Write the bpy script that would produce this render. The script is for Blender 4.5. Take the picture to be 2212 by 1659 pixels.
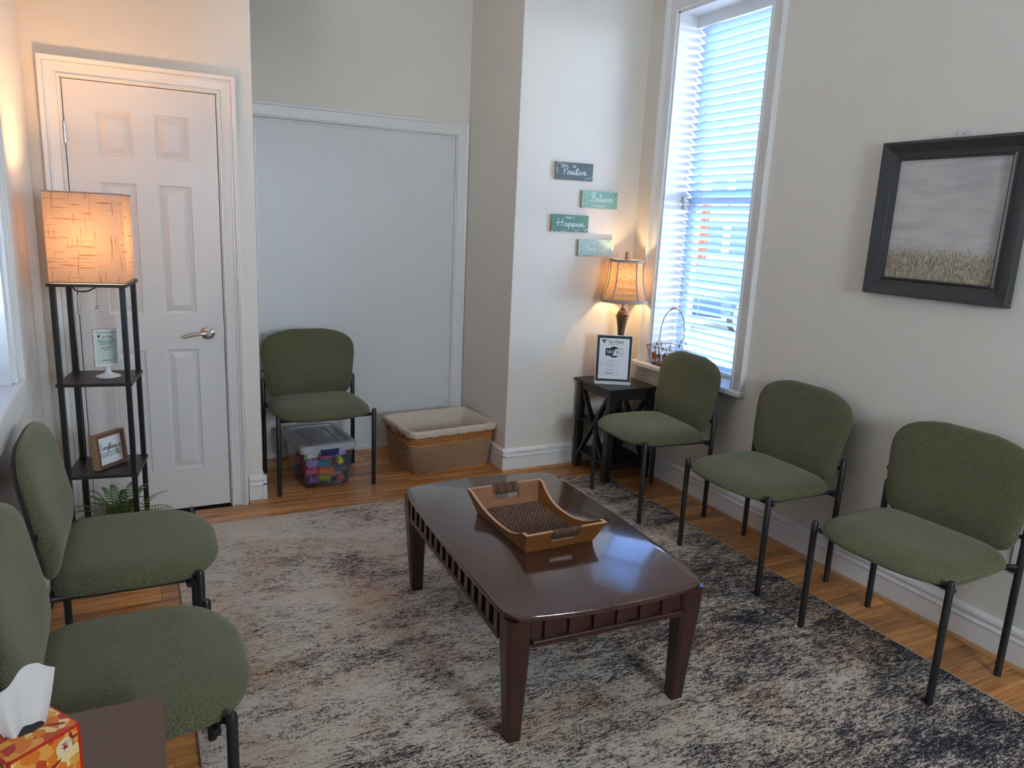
import bpy, bmesh, math, random
from mathutils import Vector, Matrix, Euler
R = math.radians
PI = math.pi
scene = bpy.context.scene
for _o in list(bpy.data.objects):
    bpy.data.objects.remove(_o)
COL = scene.collection
rnd = random.Random(7)

# ------------------------------------------------------------------ camera
W_PX, H_PX, F_PX = 2212, 1659, 1592.0
YAW, PITCH, ROLL = R(27.154), R(12.366), R(2.685)
fw = Vector((math.sin(YAW) * math.cos(PITCH), math.cos(YAW) * math.cos(PITCH), -math.sin(PITCH)))
rt = Vector((math.cos(YAW), -math.sin(YAW), 0))
up = rt.cross(fw)
r2 = rt * math.cos(ROLL) + up * math.sin(ROLL)
u2 = up * math.cos(ROLL) - rt * math.sin(ROLL)
cam = bpy.data.cameras.new('camera')
cam.sensor_fit = 'HORIZONTAL'
cam.sensor_width = 36.0
cam.lens = F_PX / W_PX * 36.0
cam.clip_start = 0.05
camo = bpy.data.objects.new('camera', cam)
COL.objects.link(camo)
mw = Matrix.Identity(4)
for i in range(3):
    mw[i][0], mw[i][1], mw[i][2] = r2[i], u2[i], -fw[i]
mw[0][3], mw[1][3], mw[2][3] = 0.0, 0.0, 1.52
camo.matrix_world = mw
scene.camera = camo

# ------------------------------------------------------------------ world, light, exposure
SKY = 23.0
world = bpy.data.worlds.new('sky')
scene.world = world
world.use_nodes = True
wn = world.node_tree
bg = wn.nodes['Background']
bg.inputs['Color'].default_value = (0.80, 0.905, 1.0, 1)
bg.inputs['Strength'].default_value = SKY
vs = scene.view_settings
vs.view_transform = 'Standard'
vs.look = 'None'
vs.exposure = 0.94
vs.gamma = 1.0
vs.use_curve_mapping = False
cy = scene.cycles
cy.use_denoising = True
cy.use_light_tree = False
cy.max_bounces = 6
cy.diffuse_bounces = 4
cy.glossy_bounces = 3
cy.transmission_bounces = 4
cy.transparent_max_bounces = 8
cy.use_adaptive_sampling = True
cy.adaptive_threshold = 0.12
cy.caustics_reflective = False
cy.caustics_refractive = False
cy.sample_clamp_indirect = 6.0
cy.blur_glossy = 0.5


def portal(loc, rot, sx, sy):
    l = bpy.data.lights.new('window_portal', 'AREA')
    l.shape = 'RECTANGLE'
    l.size, l.size_y = sx, sy
    l.cycles.is_portal = True
    o = bpy.data.objects.new('window_portal', l)
    o.location = loc
    o.rotation_euler = rot
    COL.objects.link(o)


portal((3.115, 3.275, 1.715), (0, R(90), 0), 2.02, 0.73)     # right window, facing -X
portal((-0.60, 2.385, 1.69), (0, R(-90), 0), 1.52, 0.85)     # left window, facing +X
portal((1.55, -1.76, 1.7125), (R(90), 0, 0), .90, .825)          # added rear fill window, facing +Y

# ------------------------------------------------------------------ materials
def new_mat(name):
    m = bpy.data.materials.new(name)
    m.use_nodes = True
    return m, m.node_tree, m.node_tree.nodes['Principled BSDF']


def srgb(r, g, b):
    f = lambda c: (c / 255) / 12.92 if c / 255 <= 0.04045 else ((c / 255 + 0.055) / 1.055) ** 2.4
    return (f(r), f(g), f(b), 1.0)


def mat(name, col, rough=0.5, metal=0.0, bump=0.0, bscale=200.0, vary=0.0, vscale=8.0, spec=0.5, coat=0.0, stretch=None):
    m, nt, p = new_mat(name)
    p.inputs['Base Color'].default_value = col
    p.inputs['Roughness'].default_value = rough
    p.inputs['Metallic'].default_value = metal
    p.inputs['Specular IOR Level'].default_value = spec
    if coat:
        p.inputs['Coat Weight'].default_value = coat
    tc = nt.nodes.new('ShaderNodeTexCoord')
    mp = nt.nodes.new('ShaderNodeMapping')
    nt.links.new(tc.outputs['Object'], mp.inputs['Vector'])
    if stretch:
        mp.inputs['Scale'].default_value = stretch
    if vary:
        n = nt.nodes.new('ShaderNodeTexNoise')
        n.inputs['Scale'].default_value = vscale
        n.inputs['Detail'].default_value = 2
        nt.links.new(mp.outputs[0], n.inputs['Vector'])
        mx = nt.nodes.new('ShaderNodeMix')
        mx.data_type = 'RGBA'
        a = tuple(c * (1 - vary) for c in col[:3]) + (1,)
        b = tuple(min(1, c * (1 + vary)) for c in col[:3]) + (1,)
        mx.inputs[6].default_value = a
        mx.inputs[7].default_value = b
        nt.links.new(n.outputs['Fac'], mx.inputs[0])
        nt.links.new(mx.outputs[2], p.inputs['Base Color'])
    if bump:
        n2 = nt.nodes.new('ShaderNodeTexNoise')
        n2.inputs['Scale'].default_value = bscale
        n2.inputs['Detail'].default_value = 1
        nt.links.new(mp.outputs[0], n2.inputs['Vector'])
        b_ = nt.nodes.new('ShaderNodeBump')
        b_.inputs['Strength'].default_value = bump
        b_.inputs['Distance'].default_value = 0.002
        nt.links.new(n2.outputs['Fac'], b_.inputs['Height'])
        nt.links.new(b_.outputs[0], p.inputs['Normal'])
    return m


M = {}
M['wall'] = mat('wall_paint', (0.745, 0.695, 0.615, 1), 0.55, bump=0.10, bscale=160, vary=0.02, vscale=3)
M['wall_gloss'] = mat('wall_paint_satin', (0.75, 0.70, 0.64, 1), 0.28, bump=0.05, bscale=90)
M['ceil'] = mat('ceiling_paint', (0.78, 0.77, 0.74, 1), 0.8, bump=0.1, bscale=120)
M['trim'] = mat('trim_paint', (0.76, 0.75, 0.73, 1), 0.35, bump=0.05, bscale=60)
M['panelwall'] = mat('alcove_panel_paint', (0.70, 0.70, 0.70, 1), 0.45, bump=0.12, bscale=14, vary=0.02, vscale=5)
M['doorpaint'] = mat('door_paint', (0.74, 0.725, 0.71, 1), 0.38, bump=0.10, bscale=120, stretch=(1, 1, .12))
M['shoe'] = mat('oak_shoe', srgb(176, 132, 88), 0.5, vary=0.25, vscale=20, stretch=(1, 1, 1))
M['black'] = mat('black_metal', (0.012, 0.012, 0.013, 1), 0.38, bump=0.03, bscale=300)
M['blackwood'] = mat('black_wood', (0.011, 0.0095, 0.0095, 1), 0.4, bump=0.08, bscale=80, stretch=(1, 1, .1))
M['shelfwood'] = mat('dark_shelf', (0.022, 0.016, 0.015, 1), 0.42, bump=0.08, bscale=60, stretch=(.1, 1, 1))
M['tablewood'] = mat('mahogany', (0.036, 0.0108, 0.007, 1), 0.34, vary=0.35, vscale=6, stretch=(4, .6, 4), bump=0.03, bscale=60, coat=0.2)
M['tabletop'] = mat('mahogany_top', (0.056, 0.019, 0.013, 1), 0.22, vary=0.25, vscale=7, stretch=(5, .5, 5), bump=0.02, bscale=40, coat=1.0, spec=0.5)
M['tabletop'].node_tree.nodes['Principled BSDF'].inputs['Coat Roughness'].default_value = 0.09
M['tabletop'].node_tree.nodes['Principled BSDF'].inputs['Coat IOR'].default_value = 1.5
M['traywood'] = mat('tray_wood', srgb(126, 78, 36), 0.42, vary=0.3, vscale=8, stretch=(1, 1, 6))
M['traylight'] = mat('tray_edge_wood', srgb(196, 150, 112), 0.4, vary=0.12, vscale=10)
M['rope'] = mat('seagrass_rope', srgb(96, 66, 48), 0.6, vary=0.55, vscale=160, bump=0.3, bscale=400)
M['wicker'] = mat('honey_wicker', srgb(196, 130, 68), 0.45, vary=0.45, vscale=60, bump=0.2, bscale=300)
M['seagrass'] = mat('grey_seagrass', srgb(186, 150, 112), 0.6, vary=0.6, vscale=110, bump=0.3, bscale=400)
M['liner'] = mat('cotton_liner', srgb(206, 192, 172), 0.9, bump=0.35, bscale=24, vary=0.08, vscale=14)
M['nickel'] = mat('satin_nickel', (0.62, 0.58, 0.53, 1), 0.28, metal=1.0)
M['bronze'] = mat('antique_bronze', (0.10, 0.055, 0.035, 1), 0.38, metal=0.65, vary=0.5, vscale=40)
M['bronze_l'] = mat('bronze_highlight', (0.23, 0.125, 0.07, 1), 0.35, metal=0.6, vary=0.4, vscale=60)
M['wire'] = mat('rust_wire', (0.05, 0.03, 0.027, 1), 0.5, metal=0.5)
M['leaf_rust'] = mat('rust_leaf', srgb(150, 84, 30), 0.5, vary=0.4, vscale=50)
M['leaf_olive'] = mat('olive_leaf', srgb(104, 96, 54), 0.5, vary=0.4, vscale=50)
M['white'] = mat('white_plastic', (0.80, 0.79, 0.77, 1), 0.3)
M['paper'] = mat('white_paper', (0.80, 0.80, 0.80, 1), 0.6)
M['ink'] = mat('black_ink', (0.012, 0.012, 0.013, 1), 0.6)
M['ink_grey'] = mat('grey_ink', (0.12, 0.12, 0.13, 1), 0.6)
M['white_ink'] = mat('white_ink', (0.85, 0.86, 0.85, 1), 0.6)
M['acrylic'] = mat('clear_acrylic_edge', (0.72, 0.75, 0.76, 1), 0.12)
M['fern'] = mat('fern_green', srgb(98, 126, 64), 0.5, vary=0.35, vscale=30)
M['frond_stem'] = mat('fern_stem', srgb(92, 96, 50), 0.6)
M['pot'] = mat('fern_pot', srgb(70, 62, 56), 0.6, vary=0.2, vscale=20)
M['soil'] = mat('soil', srgb(50, 38, 28), 0.95, bump=0.8, bscale=90)
M['brownframe'] = mat('brown_frame', srgb(104, 68, 50), 0.55, vary=0.25, vscale=30, stretch=(1, 1, .2))
M['rawwood'] = mat('raw_wood_edge', srgb(172, 140, 106), 0.6, vary=0.15, vscale=30)
M['nearwood'] = mat('brown_laminate', srgb(90, 72, 62), 0.38, vary=0.10, vscale=40)
M['frame_dark'] = mat('painting_frame', (0.034, 0.034, 0.036, 1), 0.40, bump=0.08, bscale=50, stretch=(1, .2, .2))
M['navy'] = mat('navy_latch', srgb(26, 40, 84), 0.4)
M['blind'] = mat('blind_white', (0.80, 0.83, 0.86, 1), 0.4)
M['cord'] = mat('blind_cord', (0.72, 0.74, 0.75, 1), 0.8)
M['tassel'] = mat('wood_tassel', srgb(176, 160, 146), 0.5)
M['tissue'] = mat('tissue_paper', (0.80, 0.79, 0.78, 1), 0.9, bump=0.2, bscale=60)
M['box_red'] = mat('tissue_box_red', srgb(196, 40, 22), 0.4)
M['print_cream'] = mat('print_cream', srgb(232, 208, 160), 0.5, vary=0.1, vscale=60)
M['print_red'] = mat('print_dark_red', srgb(150, 24, 18), 0.5)
M['print_brown'] = mat('print_brown', srgb(110, 48, 22), 0.5)
M['print_green'] = mat('print_green', srgb(110, 96, 34), 0.5)
M['hookplastic'] = mat('hook_plastic', (0.66, 0.65, 0.70, 1), 0.2)
M['binding'] = mat('rug_binding', srgb(176, 164, 150), 0.9)
M['asphalt'] = mat('asphalt', (0.10, 0.10, 0.11, 1), 0.9, vary=0.2, vscale=2)
M['facade_w'] = mat('facade_white', (0.42, 0.43, 0.44, 1), 0.8, vary=0.08, vscale=2)
M['facade_g'] = mat('facade_grey', (0.20, 0.22, 0.25, 1), 0.8, vary=0.1, vscale=2)
M['brickred'] = mat('red_brick_pier', (0.16, 0.020, 0.013, 1), 0.9, spec=0.0, vary=0.3, vscale=4)
M['winblue'] = mat('far_window_glass', (0.012, 0.026, 0.065, 1), 0.5, spec=0.1)
M['carblue'] = mat('dark_blue_paint', (0.010, 0.020, 0.05, 1), 0.6, spec=0.1)
M['tire'] = mat('tire_rubber', (0.01, 0.01, 0.01, 1), 0.8)
M['shade_trim'] = mat('shade_trim', srgb(160, 148, 140), 0.7, bump=0.3, bscale=300)


def fabric():
    m, nt, p = new_mat('olive_upholstery')
    tc = nt.nodes.new('ShaderNodeTexCoord')
    n = nt.nodes.new('ShaderNodeTexNoise')
    n.inputs['Scale'].default_value = 420
    n.inputs['Detail'].default_value = 2
    mp = nt.nodes.new('ShaderNodeMapping')
    mp.inputs['Scale'].default_value = (1.6, .7, .7)
    nt.links.new(tc.outputs['Object'], mp.inputs['Vector'])
    nt.links.new(mp.outputs[0], n.inputs['Vector'])
    big = nt.nodes.new('ShaderNodeTexNoise')
    big.inputs['Scale'].default_value = 7
    nt.links.new(tc.outputs['Object'], big.inputs['Vector'])
    cr = nt.nodes.new('ShaderNodeValToRGB')
    e = cr.color_ramp.elements
    e[0].position, e[0].color = 0.30, srgb(56, 57, 40)
    e[1].position, e[1].color = 0.72, srgb(115, 115, 85)
    nt.links.new(n.outputs['Fac'], cr.inputs['Fac'])
    mx = nt.nodes.new('ShaderNodeMix')
    mx.data_type = 'RGBA'
    mx.blend_type = 'MULTIPLY'
    mx.inputs[0].default_value = 0.35
    c2 = nt.nodes.new('ShaderNodeValToRGB')
    c2.color_ramp.elements[0].position, c2.color_ramp.elements[0].color = .35, (.75, .72, .70, 1)
    c2.color_ramp.elements[1].position, c2.color_ramp.elements[1].color = .65, (1, 1, 1, 1)
    nt.links.new(big.outputs['Fac'], c2.inputs['Fac'])
    nt.links.new(cr.outputs['Color'], mx.inputs[6])
    nt.links.new(c2.outputs['Color'], mx.inputs[7])
    nt.links.new(mx.outputs[2], p.inputs['Base Color'])
    p.inputs['Roughness'].default_value = 0.92
    p.inputs['Specular IOR Level'].default_value = 0.2
    p.inputs['Sheen Weight'].default_value = 0.25
    p.inputs['Sheen Tint'].default_value = (.8, .8, .65, 1)
    b = nt.nodes.new('ShaderNodeBump')
    b.inputs['Strength'].default_value = 0.35
    b.inputs['Distance'].default_value = 0.001
    nt.links.new(n.outputs['Fac'], b.inputs['Height'])
    nt.links.new(b.outputs[0], p.inputs['Normal'])
    return m


def plank_mat():
    m, nt, p = new_mat('oak_plank')
    tc = nt.nodes.new('ShaderNodeTexCoord')
    oi = nt.nodes.new('ShaderNodeObjectInfo')
    ad = nt.nodes.new('ShaderNodeVectorMath')
    ad.operation = 'MULTIPLY_ADD'
    ad.inputs[1].default_value = (1, 1, 1)
    sc = nt.nodes.new('ShaderNodeVectorMath')
    sc.operation = 'SCALE'
    sc.inputs[0].default_value = (37, 91, 53)
    nt.links.new(oi.outputs['Random'], sc.inputs['Scale'])
    nt.links.new(tc.outputs['Object'], ad.inputs[0])
    nt.links.new(sc.outputs[0], ad.inputs[2])
    mp = nt.nodes.new('ShaderNodeMapping')
    mp.inputs['Scale'].default_value = (1.6, 26, 10)
    nt.links.new(ad.outputs[0], mp.inputs['Vector'])
    n = nt.nodes.new('ShaderNodeTexNoise')
    n.inputs['Scale'].default_value = 2.2
    n.inputs['Detail'].default_value = 6
    n.inputs['Distortion'].default_value = 1.2
    nt.links.new(mp.outputs[0], n.inputs['Vector'])
    cr = nt.nodes.new('ShaderNodeValToRGB')
    e = cr.color_ramp.elements
    e[0].position, e[0].color = 0.26, srgb(124, 76, 36)
    e[1].position, e[1].color = 0.72, srgb(224, 164, 98)
    el = e.new(0.46)
    el.color = srgb(192, 126, 66)
    nt.links.new(n.outputs['Fac'], cr.inputs['Fac'])
    hv = nt.nodes.new('ShaderNodeHueSaturation')
    mr = nt.nodes.new('ShaderNodeMapRange')
    mr.inputs['To Min'].default_value = 0.56
    mr.inputs['To Max'].default_value = 1.18
    nt.links.new(oi.outputs['Random'], mr.inputs['Value'])
    nt.links.new(mr.outputs[0], hv.inputs['Value'])
    nt.links.new(cr.outputs['Color'], hv.inputs['Color'])
    nt.links.new(hv.outputs[0], p.inputs['Base Color'])
    p.inputs['Roughness'].default_value = 0.32
    p.inputs['Coat Weight'].default_value = 0.2
    return m


def rug_mat():
    m, nt, p = new_mat('distressed_rug')
    tc = nt.nodes.new('ShaderNodeTexCoord')

    def noise(scale, detail, sx, sy, dist=0.0, rough=0.6, off=0):
        mp = nt.nodes.new('ShaderNodeMapping')
        mp.inputs['Scale'].default_value = (sx, sy, 1)
        mp.inputs['Location'].default_value = (off, off * 1.7, 0)
        nt.links.new(tc.outputs['Object'], mp.inputs['Vector'])
        n = nt.nodes.new('ShaderNodeTexNoise')
        n.inputs['Scale'].default_value = scale
        n.inputs['Detail'].default_value = detail
        n.inputs['Roughness'].default_value = rough
        n.inputs['Distortion'].default_value = dist
        nt.links.new(mp.outputs[0], n.inputs['Vector'])
        return n.outputs['Fac']

    def math_(op, a, b, c=None):
        x = nt.nodes.new('ShaderNodeMath')
        x.operation = op
        for i, v in enumerate((a, b, c)):
            if v is None:
                continue
            if isinstance(v, (int, float)):
                x.inputs[i].default_value = v
            else:
                nt.links.new(v, x.inputs[i])
        return x.outputs[0]

    large = noise(2.0, 4, 0.75, 1.25, 0.5, .62, 3.1)
    med = noise(9.0, 5, .6, 1.5, .8, .65, 9.7)
    fine = noise(95.0, 5, .34, 1.35, 0.4, .78, 1.3)
    grain = noise(230.0, 3, .55, 1.0, 0, .7, 5.0)
    # tone gets darker towards +x and slightly lighter towards +y
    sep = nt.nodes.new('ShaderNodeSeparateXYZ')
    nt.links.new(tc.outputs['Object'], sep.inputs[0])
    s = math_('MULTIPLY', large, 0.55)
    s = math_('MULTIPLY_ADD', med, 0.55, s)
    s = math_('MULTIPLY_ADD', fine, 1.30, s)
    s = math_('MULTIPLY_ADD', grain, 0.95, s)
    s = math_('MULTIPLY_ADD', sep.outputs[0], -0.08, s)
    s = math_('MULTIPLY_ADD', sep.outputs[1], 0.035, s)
    cr = nt.nodes.new('ShaderNodeValToRGB')
    e = cr.color_ramp.elements
    e[0].position, e[0].color = 0.20, srgb(40, 42, 52)
    e[1].position, e[1].color = 0.78, srgb(208, 197, 183)
    for pos, c in ((0.36, (66, 67, 76)), (0.47, (124, 112, 104)), (0.55, (166, 152, 138)), (0.64, (190, 177, 163))):
        el = e.new(pos)
        el.color = srgb(*c)
    mr = nt.nodes.new('ShaderNodeMapRange')
    mr.inputs['From Min'].default_value = 1.33
    mr.inputs['From Max'].default_value = 1.95
    nt.links.new(s, mr.inputs['Value'])
    nt.links.new(mr.outputs[0], cr.inputs['Fac'])
    # warm taupe blotches
    wn_ = noise(3.0, 3, 1, 1, .5, .5, 21.0)
    mrw = nt.nodes.new('ShaderNodeMapRange')
    mrw.inputs['From Min'].default_value = 0.45
    mrw.inputs['From Max'].default_value = 0.68
    mrw.inputs['To Max'].default_value = 0.75
    nt.links.new(wn_, mrw.inputs['Value'])
    mx = nt.nodes.new('ShaderNodeMix')
    mx.data_type = 'RGBA'
    mx.blend_type = 'MULTIPLY'
    mx.inputs[7].default_value = (0.90, 0.72, 0.60, 1)
    nt.links.new(mrw.outputs[0], mx.inputs[0])
    nt.links.new(cr.outputs['Color'], mx.inputs[6])
    nt.links.new(mx.outputs[2], p.inputs['Base Color'])
    p.inputs['Roughness'].default_value = 0.95
    p.inputs['Specular IOR Level'].default_value = 0.1
    b = nt.nodes.new('ShaderNodeBump')
    b.inputs['Strength'].default_value = 0.5
    b.inputs['Distance'].default_value = 0.003
    nt.links.new(fine, b.inputs['Height'])
    nt.links.new(b.outputs[0], p.inputs['Normal'])
    return m


def translucent_mat(name, col, tcol, fac, slub=None, slubcol=(0.5, 0.3, .15, 1), rough=.8, dots=False):
    m, nt, p = new_mat(name)
    out = nt.nodes['Material Output']
    nt.nodes.remove(p)
    d = nt.nodes.new('ShaderNodeBsdfDiffuse')
    t = nt.nodes.new('ShaderNodeBsdfTranslucent')
    mix = nt.nodes.new('ShaderNodeMixShader')
    mix.inputs[0].default_value = fac
    d.inputs['Color'].default_value = col
    t.inputs['Color'].default_value = tcol
    nt.links.new(d.outputs[0], mix.inputs[1])
    nt.links.new(t.outputs[0], mix.inputs[2])
    nt.links.new(mix.outputs[0], out.inputs['Surface'])
    tc = nt.nodes.new('ShaderNodeTexCoord')
    if slub:
        outs = []
        for st in ((70, 70, 5.0), (5.0, 5.0, 75)):
            mp = nt.nodes.new('ShaderNodeMapping')
            mp.inputs['Scale'].default_value = st
            nt.links.new(tc.outputs['Object'], mp.inputs['Vector'])
            n = nt.nodes.new('ShaderNodeTexNoise')
            n.inputs['Scale'].default_value = 2.2
            n.inputs['Detail'].default_value = 1
            nt.links.new(mp.outputs[0], n.inputs['Vector'])
            cr = nt.nodes.new('ShaderNodeValToRGB')
            cr.color_ramp.elements[0].position = slub
            cr.color_ramp.elements[0].color = (0, 0, 0, 1)
            cr.color_ramp.elements[1].position = slub + .06
            cr.color_ramp.elements[1].color = (1, 1, 1, 1)
            nt.links.new(n.outputs['Fac'], cr.inputs['Fac'])
            outs.append(cr.outputs['Color'])
        mxx = nt.nodes.new('ShaderNodeMath')
        mxx.operation = 'MAXIMUM'
        nt.links.new(outs[0], mxx.inputs[0])
        nt.links.new(outs[1], mxx.inputs[1])
        for node, c in ((d, col), (t, tcol)):
            mx = nt.nodes.new('ShaderNodeMix')
            mx.data_type = 'RGBA'
            mx.inputs[6].default_value = c
            mx.inputs[7].default_value = tuple(c[i] * slubcol[i] for i in range(3)) + (1,)
            nt.links.new(mxx.outputs[0], mx.inputs[0])
            nt.links.new(mx.outputs[2], node.inputs['Color'])
    if dots:
        mp = nt.nodes.new('ShaderNodeMapping')
        mp.inputs['Scale'].default_value = (1, 1, 1)
        nt.links.new(tc.outputs['Object'], mp.inputs['Vector'])
        v = nt.nodes.new('ShaderNodeTexVoronoi')
        v.inputs['Scale'].default_value = 110
        v.inputs['Randomness'].default_value = 0.35
        nt.links.new(mp.outputs[0], v.inputs['Vector'])
        cr = nt.nodes.new('ShaderNodeValToRGB')
        cr.color_ramp.elements[0].position = .25
        cr.color_ramp.elements[0].color = (1, 1, 1, 1)
        cr.color_ramp.elements[1].position = .55
        cr.color_ramp.elements[1].color = slubcol
        nt.links.new(v.outputs['Distance'], cr.inputs['Fac'])
        for node, c in ((d, col), (t, tcol)):
            mx = nt.nodes.new('ShaderNodeMix')
            mx.data_type = 'RGBA'
            mx.blend_type = 'MULTIPLY'
            mx.inputs[0].default_value = 1
            mx.inputs[6].default_value = c
            nt.links.new(cr.outputs['Color'], mx.inputs[7])
            nt.links.new(mx.outputs[2], node.inputs['Color'])
    return m


def thin_clear(name, tint, gloss, diff=0.0, dcol=(.8, .8, .8, 1), rough=.05):
    """thin clear sheet: transparent + fresnel gloss + a little haze"""
    m, nt, p = new_mat(name)
    out = nt.nodes['Material Output']
    nt.nodes.remove(p)
    tr = nt.nodes.new('ShaderNodeBsdfTransparent')
    tr.inputs['Color'].default_value = tint
    gl = nt.nodes.new('ShaderNodeBsdfGlossy')
    gl.inputs['Roughness'].default_value = rough
    lw = nt.nodes.new('ShaderNodeLayerWeight')
    lw.inputs['Blend'].default_value = gloss
    mix = nt.nodes.new('ShaderNodeMixShader')
    nt.links.new(lw.outputs['Fresnel'], mix.inputs[0])
    nt.links.new(tr.outputs[0], mix.inputs[1])
    nt.links.new(gl.outputs[0], mix.inputs[2])
    last = mix
    if diff:
        df = nt.nodes.new('ShaderNodeBsdfDiffuse')
        df.inputs['Color'].default_value = dcol
        m2 = nt.nodes.new('ShaderNodeMixShader')
        m2.inputs[0].default_value = diff
        nt.links.new(mix.outputs[0], m2.inputs[1])
        nt.links.new(df.outputs[0], m2.inputs[2])
        last = m2
    nt.links.new(last.outputs[0], out.inputs['Surface'])
    return m


def painting_mat():
    m, nt, p = new_mat('meadow_painting')
    tc = nt.nodes.new('ShaderNodeTexCoord')
    sep = nt.nodes.new('ShaderNodeSeparateXYZ')
    nt.links.new(tc.outputs['Object'], sep.inputs[0])

    def noise(scale, detail, st):
        mp = nt.nodes.new('ShaderNodeMapping')
        mp.inputs['Scale'].default_value = st
        nt.links.new(tc.outputs['Object'], mp.inputs['Vector'])
        n = nt.nodes.new('ShaderNodeTexNoise')
        n.inputs['Scale'].default_value = scale
        n.inputs['Detail'].default_value = detail
        n.inputs['Roughness'].default_value = .65
        nt.links.new(mp.outputs[0], n.inputs['Vector'])
        return n.outputs['Fac']
    sky = nt.nodes.new('ShaderNodeValToRGB')
    e = sky.color_ramp.elements
    e[0].position, e[0].color = .36, srgb(176, 172, 170)
    e[1].position, e[1].color = .66, srgb(208, 202, 197)
    nt.links.new(noise(5, 5, (.6, 1, 3.0)), sky.inputs['Fac'])
    gr = nt.nodes.new('ShaderNodeValToRGB')
    e = gr.color_ramp.elements
    e[0].position, e[0].color = .33, srgb(104, 94, 78)
    e[1].position, e[1].color = .70, srgb(214, 203, 186)
    el = e.new(.5)
    el.color = srgb(156, 144, 125)
    nt.links.new(noise(130, 6, (1.4, 1.4, .6)), gr.inputs['Fac'])
    # ragged grass line at z about 0.19 above canvas bottom
    rag = noise(110, 5, (1.6, 1.6, .3))
    a = nt.nodes.new('ShaderNodeMath')
    a.operation = 'MULTIPLY_ADD'
    a.inputs[1].default_value = 0.11
    nt.links.new(rag, a.inputs[0])
    nt.links.new(sep.outputs[2], a.inputs[2])
    mr = nt.nodes.new('ShaderNodeMapRange')
    mr.inputs['From Min'].default_value = 0.225
    mr.inputs['From Max'].default_value = 0.255
    nt.links.new(a.outputs[0], mr.inputs['Value'])
    mx = nt.nodes.new('ShaderNodeMix')
    mx.data_type = 'RGBA'
    nt.links.new(mr.outputs[0], mx.inputs[0])
    nt.links.new(gr.outputs['Color'], mx.inputs[6])
    nt.links.new(sky.outputs['Color'], mx.inputs[7])
    nt.links.new(mx.outputs[2], p.inputs['Base Color'])
    p.inputs['Roughness'].default_value = .6
    return m


def motif_mat():
    m, nt, p = new_mat('tissue_box_print')
    tc = nt.nodes.new('ShaderNodeTexCoord')
    v = nt.nodes.new('ShaderNodeTexVoronoi')
    v.inputs['Scale'].default_value = 62
    nt.links.new(tc.outputs['Object'], v.inputs['Vector'])
    cr = nt.nodes.new('ShaderNodeValToRGB')
    cr.color_ramp.interpolation = 'CONSTANT'
    e = cr.color_ramp.elements
    e[0].position, e[0].color = 0, srgb(222, 120, 36)
    e[1].position, e[1].color = .78, srgb(176, 52, 26)
    for pos, c in ((.34, (230, 160, 70)), (.55, (196, 74, 30)), (.66, (240, 206, 140))):
        el = e.new(pos)
        el.color = srgb(*c)
    nt.links.new(v.outputs['Color'], cr.inputs['Fac'])
    nt.links.new(cr.outputs['Color'], p.inputs['Base Color'])
    p.inputs['Roughness'].default_value = .45
    return m


M['fabric'] = fabric()
M['plank'] = plank_mat()
M['rug'] = rug_mat()
M['shade_linen'] = translucent_mat('linen_shade', (.62, .52, .42, 1), (.053, .036, .024, 1), .5, slub=.64, slubcol=(.62, .48, .34))
M['shade_pattern'] = translucent_mat('patterned_shade', (.56, .49, .42, 1), (.36, .255, .135, 1), .45, slubcol=(.62, .50, .36, 1), dots=True)
M['slat'] = translucent_mat('blind_slat_vinyl', (.60, .69, .80, 1), (.36, .55, .85, 1), .30)
M['glass'] = thin_clear('window_glass', (.96, .98, 1, 1), .10)
M['binplastic'] = thin_clear('clear_bin_plastic', (.97, .97, .99, 1), .20, diff=.07, dcol=(.8, .82, .85, 1), rough=.15)
M['lidplastic'] = thin_clear('hazy_lid_plastic', (.92, .93, .96, 1), .25, diff=.42, dcol=(.80, .82, .86, 1), rough=.2)
M['painting'] = painting_mat()
M['motif'] = motif_mat()

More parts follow.
